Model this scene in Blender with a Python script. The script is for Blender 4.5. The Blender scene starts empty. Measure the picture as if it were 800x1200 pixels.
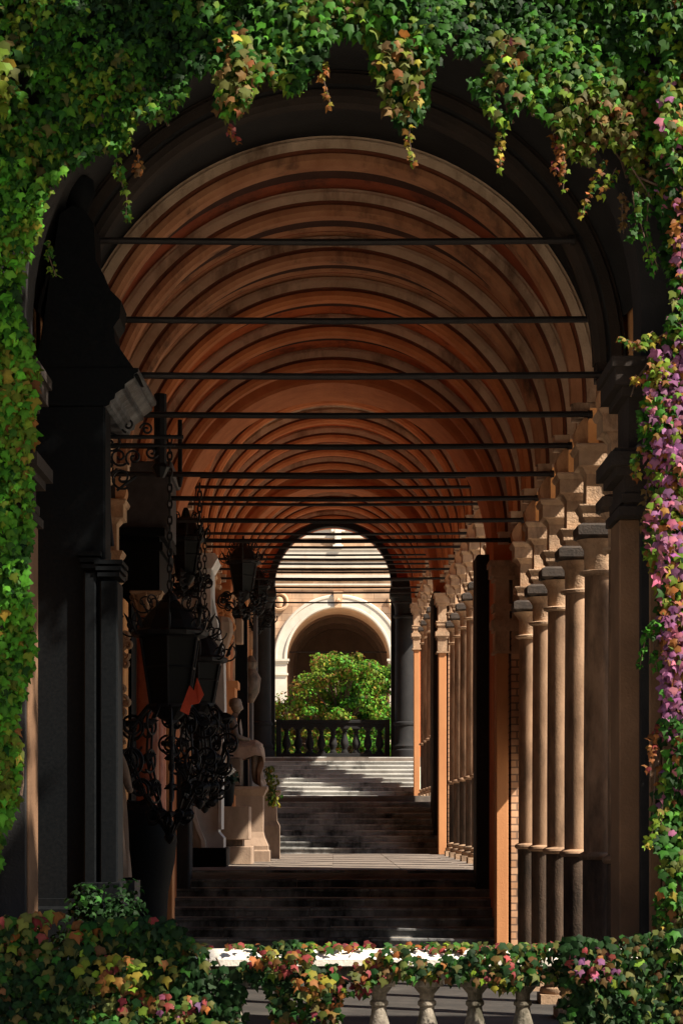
import bpy, math, random
import numpy as np
from mathutils import Vector, Matrix
C = bpy.context
S = C.scene
PI = math.pi
EYE = 2.4
# ------------------------------------------------------------ camera, world, sun
cam = bpy.data.cameras.new("camera"); camo = bpy.data.objects.new("camera", cam)
S.collection.objects.link(camo); S.camera = camo
camo.location = (0, 0, EYE); camo.rotation_euler = (PI/2, 0, 0)
cam.sensor_fit = 'VERTICAL'; cam.sensor_height = 24; cam.lens = 48
cam.shift_y = 0.2992; cam.shift_x = 0.0083
cam.clip_start = 0.5; cam.clip_end = 3000
SUN_EL, SUN_AZ = math.radians(47), math.radians(118)     # azimuth clockwise from +Y (view direction)
w = bpy.data.worlds.new("World"); S.world = w; w.use_nodes = True
nt = w.node_tree; sky = nt.nodes.new('ShaderNodeTexSky'); sky.sky_type = 'NISHITA'; sky.sun_disc = False
sky.sun_elevation = SUN_EL; sky.sun_rotation = SUN_AZ
nt.links.new(sky.outputs[0], nt.nodes['Background'].inputs[0]); nt.nodes['Background'].inputs[1].default_value = 0.055
sl = bpy.data.lights.new("sun", 'SUN'); slo = bpy.data.objects.new("sun", sl); S.collection.objects.link(slo)
sl.energy = 5; sl.angle = math.radians(0.8); sl.color = (1, .9, .76)
sd = Vector((math.sin(SUN_AZ)*math.cos(SUN_EL), math.cos(SUN_AZ)*math.cos(SUN_EL), math.sin(SUN_EL)))
slo.rotation_euler = sd.to_track_quat('Z', 'Y').to_euler(); slo.location = (20, -20, 40)
S.view_settings.view_transform = 'Standard'; S.view_settings.look = 'None'
S.view_settings.exposure = 1.25; S.view_settings.gamma = 1
S.cycles.use_denoising = True
S.cycles.max_bounces = 8; S.cycles.diffuse_bounces = 6
try: S.cycles.denoiser = 'OPENIMAGEDENOISE'
except Exception: pass

rnd = random.Random(7)
rng = np.random.default_rng(11)

# ------------------------------------------------------------ materials
def nodes_of(name):
    m = bpy.data.materials.new(name); m.use_nodes = True
    return m, m.node_tree, m.node_tree.nodes['Principled BSDF']
def stone(name, c1, c2, scale=2.0, rough=.85, bump=.3, zs=1.0, dirt=None, dirt_scale=1.2, lo=.4, hi=.62, fine=40, spec=.3):
    m, t, p = nodes_of(name); N = t.nodes; L = t.links
    tc = N.new('ShaderNodeTexCoord'); mp = N.new('ShaderNodeMapping'); mp.inputs['Scale'].default_value = (1, 1, zs)
    geo = N.new('ShaderNodeNewGeometry'); L.new(geo.outputs['Position'], mp.inputs['Vector'])
    n1 = N.new('ShaderNodeTexNoise'); n1.inputs['Scale'].default_value = scale; n1.inputs['Detail'].default_value = 8; n1.inputs['Roughness'].default_value = .65
    L.new(mp.outputs[0], n1.inputs['Vector'])
    r = N.new('ShaderNodeValToRGB'); r.color_ramp.elements[0].position = .3; r.color_ramp.elements[1].position = .7
    r.color_ramp.elements[0].color = (*c1, 1); r.color_ramp.elements[1].color = (*c2, 1)
    L.new(n1.outputs[0], r.inputs[0]); col = r.outputs[0]
    if dirt:
        n2 = N.new('ShaderNodeTexNoise'); n2.inputs['Scale'].default_value = dirt_scale; n2.inputs['Detail'].default_value = 10; n2.inputs['Roughness'].default_value = .7
        mp2 = N.new('ShaderNodeMapping'); mp2.inputs['Scale'].default_value = (1, 1, .35 if zs == 1 else zs); mp2.inputs['Location'].default_value = (3, 7, 1)
        L.new(geo.outputs['Position'], mp2.inputs['Vector']); L.new(mp2.outputs[0], n2.inputs['Vector'])
        r2 = N.new('ShaderNodeMapRange'); r2.inputs[1].default_value = lo; r2.inputs[2].default_value = hi
        L.new(n2.outputs[0], r2.inputs[0])
        mx = N.new('ShaderNodeMixRGB'); L.new(r2.outputs[0], mx.inputs[0]); L.new(col, mx.inputs[1]); mx.inputs[2].default_value = (*dirt, 1)
        col = mx.outputs[0]
    L.new(col, p.inputs['Base Color'])
    p.inputs['Roughness'].default_value = rough; p.inputs['Specular IOR Level'].default_value = spec
    n3 = N.new('ShaderNodeTexNoise'); n3.inputs['Scale'].default_value = fine; n3.inputs['Detail'].default_value = 6
    L.new(geo.outputs['Position'], n3.inputs['Vector'])
    b = N.new('ShaderNodeBump'); b.inputs['Strength'].default_value = bump; b.inputs['Distance'].default_value = .02
    L.new(n3.outputs[0], b.inputs['Height']); L.new(b.outputs[0], p.inputs['Normal'])
    return m
def brick(name, c1, c2, mortar, axis='XZ', bw=.30, bh=.115, ms=.013):
    m, t, p = nodes_of(name); N = t.nodes; L = t.links
    geo = N.new('ShaderNodeNewGeometry'); sx = N.new('ShaderNodeSeparateXYZ'); cx = N.new('ShaderNodeCombineXYZ')
    L.new(geo.outputs['Position'], sx.inputs[0])
    ad = N.new('ShaderNodeMath'); ad.operation = 'ADD'; L.new(sx.outputs[0], ad.inputs[0]); L.new(sx.outputs[1], ad.inputs[1])
    L.new(ad.outputs[0], cx.inputs[0]); L.new(sx.outputs[2], cx.inputs[1])
    b = N.new('ShaderNodeTexBrick'); b.inputs['Scale'].default_value = 1; b.inputs['Brick Width'].default_value = bw; b.inputs['Row Height'].default_value = bh
    b.inputs['Mortar Size'].default_value = ms; b.inputs['Color1'].default_value = (*c1, 1); b.inputs['Color2'].default_value = (*c2, 1); b.inputs['Mortar'].default_value = (*mortar, 1)
    L.new(cx.outputs[0], b.inputs['Vector'])
    n = N.new('ShaderNodeTexNoise'); n.inputs['Scale'].default_value = 1.5; n.inputs['Detail'].default_value = 8; L.new(geo.outputs['Position'], n.inputs['Vector'])
    mr = N.new('ShaderNodeMapRange'); mr.inputs[1].default_value = .35; mr.inputs[2].default_value = .65; mr.inputs[3].default_value = .6; mr.inputs[4].default_value = 1.1; L.new(n.outputs[0], mr.inputs[0])
    mx = N.new('ShaderNodeMixRGB'); mx.blend_type = 'MULTIPLY'; mx.inputs[0].default_value = 1; L.new(b.outputs[0], mx.inputs[1]); L.new(mr.outputs[0], mx.inputs[2])
    L.new(mx.outputs[0], p.inputs['Base Color']); p.inputs['Roughness'].default_value = .9
    bp = N.new('ShaderNodeBump'); bp.inputs['Strength'].default_value = .6; bp.inputs['Distance'].default_value = .01; bp.invert = True
    L.new(b.outputs['Fac'], bp.inputs['Height']); L.new(bp.outputs[0], p.inputs['Normal'])
    return m
def metal(name, c, rough=.5, met=.6):
    m = stone(name, c, tuple(min(1, x*2) for x in c), 8, rough, .15, fine=60); m.node_tree.nodes['Principled BSDF'].inputs['Metallic'].default_value = met
    return m
def leafmat(name, trans=.25):
    m, t, p = nodes_of(name); N = t.nodes; L = t.links
    a = N.new('ShaderNodeAttribute'); a.attribute_name = 'leafcol'
    L.new(a.outputs['Color'], p.inputs['Base Color']); p.inputs['Roughness'].default_value = .6; p.inputs['Specular IOR Level'].default_value = .14
    tr = N.new('ShaderNodeBsdfTranslucent'); L.new(a.outputs['Color'], tr.inputs[0])
    mx = N.new('ShaderNodeMixShader'); mx.inputs[0].default_value = trans
    L.new(p.outputs[0], mx.inputs[1]); L.new(tr.outputs[0], mx.inputs[2]); L.new(mx.outputs[0], N['Material Output'].inputs[0])
    return m
def glass(name, c, rough=.15, alpha=.5):
    m, t, p = nodes_of(name); p.inputs['Base Color'].default_value = (*c, 1); p.inputs['Roughness'].default_value = rough
    p.inputs['Alpha'].default_value = alpha; p.inputs['Specular IOR Level'].default_value = .15
    return m
M = dict(
 sand = stone('sandstone', (.30,.19,.115), (.50,.345,.225), 2.2, .85, .4, dirt=(.07,.05,.035), dirt_scale=1.6, lo=.45, hi=.72),
 sand_light = stone('capital_sandstone', (.34,.215,.13), (.54,.37,.24), 4, .85, .6, dirt=(.10,.065,.045), dirt_scale=4, lo=.5, hi=.75),
 shaft = stone('column_sandstone', (.18,.105,.06), (.50,.315,.195), 3.6, .75, .14, zs=.3, dirt=(.05,.033,.022), dirt_scale=2.2, lo=.48, hi=.72),
 capdark = stone('sooty_capital_stone', (.028,.023,.02), (.08,.06,.048), 6, .8, .4),  # near-black stone of the abacus blocks
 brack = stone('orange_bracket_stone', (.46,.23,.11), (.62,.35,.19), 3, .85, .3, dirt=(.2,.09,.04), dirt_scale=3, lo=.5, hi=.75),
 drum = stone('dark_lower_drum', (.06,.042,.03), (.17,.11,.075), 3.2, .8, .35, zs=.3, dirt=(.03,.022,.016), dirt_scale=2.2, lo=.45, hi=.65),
 ring = stone('vault_rib_stone', (.48,.33,.22), (.68,.50,.36), 3, .9, .35, dirt=(.12,.06,.035), dirt_scale=1.4, lo=.5, hi=.7),
 ring_red = stone('vault_rib_terracotta', (.40,.125,.045), (.58,.21,.08), 2.5, .9, .2),
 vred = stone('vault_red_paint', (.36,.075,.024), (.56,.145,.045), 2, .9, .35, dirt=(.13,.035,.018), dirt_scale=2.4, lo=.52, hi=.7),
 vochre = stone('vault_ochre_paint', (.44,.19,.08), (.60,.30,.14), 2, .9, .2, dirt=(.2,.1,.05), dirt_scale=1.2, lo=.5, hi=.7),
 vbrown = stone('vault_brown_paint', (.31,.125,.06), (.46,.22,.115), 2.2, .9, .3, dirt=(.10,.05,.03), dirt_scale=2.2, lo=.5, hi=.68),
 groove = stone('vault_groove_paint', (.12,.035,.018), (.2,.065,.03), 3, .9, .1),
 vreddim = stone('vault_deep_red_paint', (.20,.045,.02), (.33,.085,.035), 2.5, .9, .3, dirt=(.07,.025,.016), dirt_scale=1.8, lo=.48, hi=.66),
 vdark = stone('vault_dark_line_paint', (.035,.014,.01), (.07,.028,.018), 3, .9, .1),  # painted lines, and shadow of the rib undercuts put into colour
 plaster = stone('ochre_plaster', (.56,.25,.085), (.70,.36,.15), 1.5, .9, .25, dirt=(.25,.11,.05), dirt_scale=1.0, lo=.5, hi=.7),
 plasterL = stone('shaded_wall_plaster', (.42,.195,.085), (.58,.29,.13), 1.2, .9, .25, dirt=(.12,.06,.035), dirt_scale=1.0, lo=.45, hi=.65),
 ribsoot = stone('sooty_rib_stone', (.012,.009,.008), (.03,.021,.016), 2, .9, .3),  # near rib and front pier capitals: shade put into the stone colour
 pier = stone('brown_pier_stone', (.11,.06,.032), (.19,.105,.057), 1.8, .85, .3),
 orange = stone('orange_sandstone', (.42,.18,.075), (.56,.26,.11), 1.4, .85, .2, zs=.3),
 soot = stone('sooty_dark_stone', (.007,.007,.008), (.018,.017,.017), 2.0, .8, .3),  # black stone of the far end; also painted shade on near vault and piers
 blackstone = stone('black_granite', (.003,.004,.005), (.008,.009,.010), 30, .6, .05, spec=.05),
 floor = stone('worn_floor_stone', (.025,.023,.021), (.075,.066,.058), 1.3, .8, .3, dirt=(.03,.027,.025), dirt_scale=.9),
 landing = stone('landing_stone', (.12,.10,.085), (.24,.195,.16), 1.3, .8, .3, dirt=(.06,.05,.045), dirt_scale=.7, lo=.5, hi=.68),
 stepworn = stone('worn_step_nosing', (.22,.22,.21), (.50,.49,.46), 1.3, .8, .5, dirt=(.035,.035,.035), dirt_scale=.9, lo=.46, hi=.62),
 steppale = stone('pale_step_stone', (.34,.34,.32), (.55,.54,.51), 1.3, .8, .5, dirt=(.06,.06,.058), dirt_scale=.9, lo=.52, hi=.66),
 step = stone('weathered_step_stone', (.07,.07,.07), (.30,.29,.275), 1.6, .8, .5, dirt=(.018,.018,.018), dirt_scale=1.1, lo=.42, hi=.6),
 stepdark = stone('sooty_step_stone', (.10,.104,.108), (.30,.30,.29), 1.8, .8, .5, dirt=(.012,.012,.013), dirt_scale=1.2, lo=.4, hi=.6),  # first flight, with its shade put into the colour
 ground = stone('pale_gravel', (.40,.35,.28), (.54,.48,.39), 3, .95, .4, fine=80),
 roof = stone('roof_tile', (.10,.05,.035), (.17,.08,.05), 4, .9, .3),
 cream = stone('cream_coping_stone', (.62,.56,.47), (.86,.80,.70), 3, .75, .3, dirt=(.12,.10,.07), dirt_scale=5, lo=.58, hi=.75),
 balu = stone('lichen_baluster_stone', (.12,.10,.08), (.40,.35,.28), 6, .85, .5, dirt=(.05,.045,.03), dirt_scale=4, lo=.4, hi=.6),
 marble = stone('pale_marble', (.48,.49,.49), (.70,.70,.68), 3, .5, .15, dirt=(.13,.12,.11), dirt_scale=1.5, lo=.5, hi=.8),
 greymarble = stone('grey_marble', (.34,.35,.35), (.50,.50,.49), 3, .5, .15),
 tan = stone('tan_limestone', (.22,.15,.105), (.36,.255,.18), 2, .8, .3, zs=.3, dirt=(.14,.09,.06), dirt_scale=1.5, lo=.5, hi=.75),
 tanb = stone('draped_bronze', (.20,.14,.10), (.38,.28,.21), 4, .6, .2, dirt=(.04,.03,.025), dirt_scale=3, lo=.5, hi=.75),
 darkgrey = stone('dark_grey_granite', (.035,.033,.036), (.07,.065,.07), 6, .6, .15),
 cornice = stone('dusty_black_cornice', (.04,.045,.05), (.12,.13,.14), 5, .5, .3, dirt=(.012,.013,.015), dirt_scale=5, lo=.4, hi=.6),  # light on the black mouldings put into a paler stone
 bronze = stone('weathered_bronze', (.10,.07,.05), (.22,.16,.12), 5, .55, .25, dirt=(.02,.018,.015), dirt_scale=4, lo=.4, hi=.65),
 granite = stone('red_granite', (.30,.08,.045), (.46,.16,.09), 9, .35, .05),
 iron = metal('wrought_iron', (.008,.008,.009), .55, .5),
 rod = metal('tie_rod_iron', (.012,.010,.010), .6, .3),
 lglass = glass('lantern_glass', (.004,.005,.005), .5, .985),
 redglass = stone('red_cloth', (.5,.05,.02), (.62,.08,.03), 5, .7, .2),
 white = stone('white_glazed', (.6,.62,.58), (.75,.76,.72), 9, .3, .05),
 fpeach = stone('peach_masonry', (.50,.31,.185), (.62,.41,.26), 1.2, .9, .2, dirt=(.30,.17,.09), dirt_scale=.8, lo=.5, hi=.8),
 fcream = stone('cream_masonry', (.50,.44,.36), (.64,.58,.49), 1.5, .9, .2, dirt=(.40,.30,.21), dirt_scale=1.0, lo=.55, hi=.8),
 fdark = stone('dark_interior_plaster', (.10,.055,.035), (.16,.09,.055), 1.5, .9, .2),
 fblock = brick('peach_block_masonry', (.50,.31,.185), (.60,.40,.26), (.34,.2,.12), bw=.95, bh=.34, ms=.014),
 brick = brick('arcade_brick', (.52,.27,.14), (.66,.39,.23), (.22,.13,.085)),
 leaf = leafmat('ivy_leaf'), tleaf = leafmat('tree_leaf', .3),
 stem = stone('woody_stem', (.05,.03,.02), (.12,.08,.055), 12, .9, .5),
 petal = stone('yellow_petal', (.6,.42,.03), (.75,.6,.08), 9, .7, .1),
 grass = stone('lawn_green', (.03,.07,.015), (.07,.13,.03), 2, .95, .5),
)
# ------------------------------------------------------------ mesh builder
class MB:
    def __init__(s): s.v = []; s.f = []; s.m = []
    def add(s, vs, fs, mi=0):
        o = len(s.v); s.v += [tuple(v) for v in vs]; s.f += [tuple(i+o for i in f) for f in fs]
        s.m += ([mi]*len(fs) if isinstance(mi, int) else list(mi)); return s
    def box(s, x0, x1, y0, y1, z0, z1, mi=0, bev=0):
        if bev <= 0:
            vs = [(x, y, z) for z in (z0, z1) for y in (y0, y1) for x in (x0, x1)]
            return s.add(vs, [(0,2,3,1),(4,5,7,6),(0,1,5,4),(1,3,7,5),(3,2,6,7),(2,0,4,6)], mi)
        b = bev   # chamfered vertical edges and top/bottom edges
        def ring(z, d):
            return [(x0+d+b, y0+d, z), (x1-d-b, y0+d, z), (x1-d, y0+d+b, z), (x1-d, y1-d-b, z), (x1-d-b, y1-d, z), (x0+d+b, y1-d, z), (x0+d, y1-d-b, z), (x0+d, y0+d+b, z)]
        vs = ring(z0, b) + ring(z0+b, 0) + ring(z1-b, 0) + ring(z1, b)
        fs = [tuple(reversed(range(8))), tuple(range(24, 32))]
        for k in range(3):
            for i in range(8):
                j = (i+1) % 8; fs.append((k*8+i, k*8+j, (k+1)*8+j, (k+1)*8+i))
        return s.add(vs, fs, mi)
    def lathe(s, prof, cx, cy, n=20, mi=0, sq=False, a0=0):
        # prof: [(r, z)] bottom to top
        vs = []; fs = []
        for r, z in prof:
            for i in range(n):
                a = a0 + 2*PI*i/n
                vs.append((cx+r*math.cos(a), cy+r*math.sin(a), z))
        for k in range(len(prof)-1):
            for i in range(n):
                j = (i+1) % n; fs.append((k*n+i, k*n+j, (k+1)*n+j, (k+1)*n+i))
        fs.append(tuple(reversed(range(n)))); fs.append(tuple(range((len(prof)-1)*n, len(prof)*n)))
        return s.add(vs, fs, mi)
    def square(s, prof, cx, cy, mi=0, ax=1, ay=1):   # stepped square block: prof [(half, z)]
        vs = []; fs = []
        for h, z in prof: vs += [(cx-h*ax, cy-h*ay, z), (cx+h*ax, cy-h*ay, z), (cx+h*ax, cy+h*ay, z), (cx-h*ax, cy+h*ay, z)]
        for k in range(len(prof)-1):
            for i in range(4):
                j = (i+1) % 4; fs.append((k*4+i, k*4+j, (k+1)*4+j, (k+1)*4+i))
        n = len(prof)
        fs += [(3,2,1,0), tuple(range((n-1)*4, n*4))]
        return s.add(vs, fs, mi)
    def tube(s, pts, r, n=6, mi=0):
        pts = [Vector(p) for p in pts]; rs = r if isinstance(r, (list, tuple)) else [r]*len(pts)
        vs = []; fs = []
        up = Vector((0, 0, 1))
        t0 = (pts[1]-pts[0]).normalized()
        nrm = t0.cross(up if abs(t0.z) < .9 else Vector((1, 0, 0))).normalized()
        for i, p in enumerate(pts):
            t = (pts[min(i+1, len(pts)-1)]-pts[max(i-1, 0)]).normalized()
            nrm = (nrm - t*nrm.dot(t)); nrm = nrm.normalized() if nrm.length > 1e-6 else t.orthogonal().normalized()
            b = t.cross(nrm)
            for k in range(n):
                a = 2*PI*k/n; vs.append(p + (nrm*math.cos(a)+b*math.sin(a))*rs[i])
        for i in range(len(pts)-1):
            for k in range(n):
                j = (k+1) % n; fs.append((i*n+k, i*n+j, (i+1)*n+j, (i+1)*n+k))
        fs += [tuple(reversed(range(n))), tuple(range((len(pts)-1)*n, len(pts)*n))]
        return s.add(vs, fs, mi)
    def arc(s, prof, cx, cz, a0=0, a1=PI, n=64, mi=None, ey=1.0, closed=True):
        # sweep [(r, y)] round the y axis
        P = len(prof); vs = []; fs = []; ms = []
        for i in range(n+1):
            a = a0+(a1-a0)*i/n
            for r, y in prof: vs.append((cx+r*math.cos(a), y, cz+r*math.sin(a)*ey))
        for i in range(n):
            for k in range(P if closed else P-1):
                j = (k+1) % P
                fs.append((i*P+k, i*P+j, (i+1)*P+j, (i+1)*P+k)); ms.append(mi[k] if mi else 0)
        if closed:
            fs += [tuple(range(P)), tuple(reversed(range(n*P, (n+1)*P)))]; ms += [0, 0]
        return s.add(vs, fs, ms)
    def archwall(s, u0, u1, v0, vt, uc, R, vc, w0, w1, T=lambda u, v, w: (u, w, v), n=40, mi=0, ms=None, ey=1.0):
        # wall in (u, v) plane, thickness w0..w1, arched opening centred uc, springing vc
        if ms is None: ms = mi
        B = s
        def q(u0_, u1_, v0_, v1_):
            c = [T(u, v, w) for w in (w0, w1) for (u, v) in ((u0_, v0_), (u1_, v0_), (u1_, v1_), (u0_, v1_))]
            B.add(c, [(0,1,2,3), (7,6,5,4), (0,4,5,1), (1,5,6,2), (2,6,7,3), (3,7,4,0)], mi)
        if u0 < uc-R-1e-6: q(u0, uc-R, v0, vt)
        if u1 > uc+R+1e-6: q(uc+R, u1, v0, vt)
        vs = []; fs = []; mm = []
        for i in range(n+1):
            a = PI-PI*i/n; u = uc+R*math.cos(a); v = vc+R*math.sin(a)*ey
            for w in (w0, w1): vs += [T(u, v, w), T(u, vt, w)]
        for i in range(n):
            a = i*4; b = a+4
            fs += [(a, b, b+1, a+1), (a+2, a+3, b+3, b+2), (a, a+2, b+2, b), (a+1, b+1, b+3, a+3)]; mm += [mi, mi, ms, mi]
        return s.add(vs, fs, mm)
    def build(s, name, mats, parent=None, smooth=False, loc=None, weld=False):
        me = bpy.data.meshes.new(name)
        me.from_pydata(s.v, [], s.f)
        for m in (mats if isinstance(mats, (list, tuple)) else [mats]): me.materials.append(m)
        me.polygons.foreach_set('material_index', s.m)
        me.validate(); me.update()
        if smooth:
            me.polygons.foreach_set('use_smooth', [True]*len(me.polygons))
            try: me.set_sharp_from_angle(angle=math.radians(40))
            except Exception: pass
        o = bpy.data.objects.new(name, me); S.collection.objects.link(o)
        if parent:
            o.parent = parent
        if loc: o.location = loc
        return o
def tag(o, label=None, cat=None, group=None, kind=None):
    if label: o['label'] = label
    if cat: o['category'] = cat
    if group: o['group'] = group
    if kind: o['kind'] = kind
    return o
def thing(name, label, cat, loc=(0,0,0), group=None, rz=0):
    o = bpy.data.objects.new(name, None); S.collection.objects.link(o); o.location = loc; o.rotation_euler = (0,0,rz); o.empty_display_size = .1
    return tag(o, label, cat, group)
def copy_tree(o, parent=None):
    c = o.copy(); S.collection.objects.link(c); c.parent = parent
    for ch in o.children: copy_tree(ch, c)
    return c

# ------------------------------------------------------------ layout numbers
F = [0.0, 1.5, 3.0, 4.5]                 # floor levels of three arcade sections and terrace
CAP = [6.53, 7.99, 9.35]                 # tops of the impost blocks
ZC = [c+.47 for c in CAP]                # arch centres
G = [[18.8, 20.8, 22.8, 24.7, 26.7, 28.7, 30.8], [37, 39, 41, 43, 45.1, 47.2, 49.1], [57, 59, 61, 63, 65]]
ENDP = [33.0, 51.0, 66.5]                # brick end piers
SEC = [(19.0, 35.6), (35.6, 54.6), (54.6, 71.5)]
ST = [(32.6, 35.5), (52.3, 55.2), (67.0, 69.9)]

# ------------------------------------------------------------ ground and floors
def gz(y):
    pts = [(-500, -.12), (32.4, -.12), (35.5, 1.35), (52.2, 1.35), (55.3, 2.85), (66.8, 2.85), (70, 4.2), (900, 4.2)]
    for (a, za), (b, zb) in zip(pts, pts[1:]):
        if a <= y <= b: return za+(zb-za)*(y-a)/(b-a)
    return pts[-1][1]
g = MB()
ys = [-500, -60, 0, 15, 32.4, 33.9, 35.5, 45, 52.2, 53.7, 55.3, 62, 66.8, 68.4, 70, 90, 140, 300, 900]; xs = [-500, -60, -20, -5, 5, 20, 60, 500]
for y in ys:
    for x in xs: g.v.append((x, y, gz(y)))
for i in range(len(ys)-1):
    for j in range(len(xs)-1):
        a = i*len(xs)+j; g.f.append((a, a+1, a+1+len(xs), a+len(xs))); g.m.append(0)
tag(g.build('ground', M['ground']), kind='structure')
fl = MB()
fl.box(-3.6, 3.6, 14.0, 32.62, -.3, F[0]); 
tag(fl.build('floor_paving', M['floor']), kind='structure')
fl = MB()
fl.box(-3.35, 3.35, 35.5, 52.32, .2, F[1]); fl.box(-3.35, 3.35, 55.2, 67.02, 1.7, F[2]); fl.box(-3.4, 3.4, 69.9, 72.6, 3.0, F[3])
# paving joints on the landings as real grooves are too fine: slabs laid proud
for k, (a, b, z) in enumerate(((35.52, 52.3, F[1]), (55.2, 67, F[2]))):
    y = a
    while y < b-1:
        for x in (-2.4, -1.2, 0, 1.2):
            h = rnd.uniform(.003, .012); fl.box(x+.008, x+1.192, y+.008, y+.99, z, z+h)
        y += 1.0
tag(fl.build('landing_paving', M['landing']), kind='structure')

# ------------------------------------------------------------ stairs
SL = ['nearest sooty black flight of stone steps below the first landing',
      'middle flight of grey stained stone steps rising past the seated statue',
      'farthest and palest flight of stone steps leading up to the terrace balustrade']
for i, (y0, y1) in enumerate(ST):
    t = thing('stone_staircase', SL[i], 'staircase', (0, y0, F[i]), 'flights of steps inside the arcade')
    n = 10; rise = (F[i+1]-F[i])/n; run = (y1-y0)/(n-1) if n > 1 else 0
    hw = 2.82 if i < 2 else 2.84
    for k in range(n):
        b = MB(); z = rise*(k+1)
        xl = -hw
        segs = [xl]
        while segs[-1] < hw-1.2: segs.append(segs[-1]+rnd.uniform(.9, 1.9))
        segs[-1] = hw
        for xa, xb in zip(segs, segs[1:]):
            dz = rnd.uniform(-.006, .004); dy = rnd.uniform(0, .012)
            b.box(xa+.003, xb-.003, k*run+.03+dy, k*run+run+.02, -.1, z-.045, 1)
            b.box(xa+.002, xb-.002, k*run-.01+dy, k*run+run+.035 if k < n-1 else k*run+.02+run*.0+.06, z-.045+dz*.2, z+dz, bev=.008)
        b.build('step', [M['stepdark'], M['stepdark']] if i == 0 else [M['stepworn'], M['stepworn']] if i == 1 else [M['steppale'], M['steppale']], t)  # light painted into the stone: shaded first flight, paler towards the terrace

# ------------------------------------------------------------ arcade building
arc = thing('arcade_building', 'long vaulted arcade of sandstone columns and terracotta arches climbing the slope', 'arcade', (0, 18.4, 0))
AL = Vector((0, 18.4, 0))
def part(mb, name, mats, smooth=False, parent=arc):
    o = mb.build(name, mats, parent, smooth)
    if parent is arc: o.location = -AL
    return o
# vaults and ribs
for s in range(3):
    zc = ZC[s]; a, b = SEC[s]
    stops = [y for y in ([a]+G[s]+[ENDP[s], b]) if a <= y <= b]
    stops = sorted(set(stops))
    ribs = [y for y in G[s] if y > a+.5]+[ENDP[s]]
    if s > 0: ribs = [a+.45]+ribs
    if s == 2: ribs = ribs+[69.0]
    for y in ribs:
        m = MB(); d = .15
        prof = [(2.95, y-d), (2.915, y-d), (2.905, y-d-.03), (2.80, y-d-.03), (2.79, y-d+.02), (2.765, y-d+.02), (2.755, y-d-.005), (2.69, y-d+.005), (2.675, y-d+.035), (2.64, y-d+.06), (2.64, y+d-.06), (2.675, y+d-.035), (2.70, y+d), (2.95, y+d)]
        mats = [0, 0, 0, 2, 2, 2, 1, 1, 1, 1, 1, 1, 0, 0]
        m.arc(prof, 0, zc, mi=mats, n=72)
        for sx in (-1, 1):     # stilts below the springing
            x0, x1 = sorted((sx*2.66, sx*2.84))
            m.box(x0, x1, y-d+.02, y+d-.02, CAP[s]+.30, zc+.002)
        part(m, 'transverse_arch', [M['ring'], M['ring_red'] if y > 28 else M['vbrown'], M['groove']] if y > 21.5 else [M['ribsoot'], M['ribsoot'], M['soot']], True)  # nearest rib takes a dark copy, shade painted in
    # barrel cells between ribs, slightly domed, with painted bands; dark strips also paint in the ribs' undercut shadow
    edges = [a]+ribs+[b]
    na = 56; bi = s*2; BAYC = [0, 0, 0, 4, 4, 0, 0, 2, 0]
    for y0, y1 in zip(edges, edges[1:]):
        L = y1-y0
        if L < .3: continue
        m = MB()
        ts = [0, .5, .64, .66, .78, .79, .86, .872, .885, .93, .94, .955, .975, .985, 1.0]
        mn = BAYC[bi % len(BAYC)]; bi += 1
        seq = [0, 0, 3, 3, 3, mn, 0, mn, mn, 1, 1, 0, 3, 3, 3]
        prof = [(2.94+.09*math.sin(PI*tt), y0+L*tt) for tt in ts]
        m.arc(prof, 0, zc, math.radians(9), math.radians(171), na, mi=seq, closed=False)
        part(m, 'vault_bay', [M['vred'] if y0 > 28 else M['vreddim'], M['vochre'], M['ring'], M['vdark'], M['vbrown']] if y0 > 21.5 else [M['soot']]*5, True)  # nearest bays all near-black: shade painted over the bands
# side walls with arches between the columns
for s in range(3):
    zc = ZC[s]; a, b = SEC[s]
    if s == 0: a = 19.0
    cols = [y for y in G[s] if y >= a]+[ENDP[s]]
    for sx in (1, -1):
        m = MB()
        T = (lambda u, v, w: (w, u, v)) if sx > 0 else (lambda u, v, w: (-w, u, v))
        top = zc+.62
        allc = ([a] if cols[0]-a > 1.2 and not (s == 0 and sx > 0) else [])+cols
        if sx > 0:
            prev = a
            for y0, y1 in zip(allc, allc[1:]):
                R = (y1-y0)/2-.2
                m.archwall(y0, y1, CAP[s], top, (y0+y1)/2, R, CAP[s]+.02, 2.98, 3.34, T, 20)
            m.box(2.98, 3.34, a, allc[0], F[0]-.2 if s == 0 else CAP[s], top)  # first bay closed to the floor, added to keep sunlight out
            if s < 2: m.box(2.98, 3.34, ENDP[s]+.0, b, F[s]-.2, top)
            else: m.box(2.98, 3.34, 66.6, 67.4, F[s]-.2, top); m.box(2.98, 3.34, 67.4, 71.5, CAP[s]-.2, top)
        else:
            m.box(-3.34, -3.06, a, b, F[s]-.2, top)
            for y0, y1 in zip(allc, allc[1:]):     # blind arches standing proud of the wall
                R = (y1-y0)/2-.2
                m.archwall(y0, y1, CAP[s], top-.01, (y0+y1)/2, R, CAP[s]+.02, 2.98, 3.10, T, 20)
        part(m, 'side_wall', M['plaster'] if sx > 0 else M['plasterL'])
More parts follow.
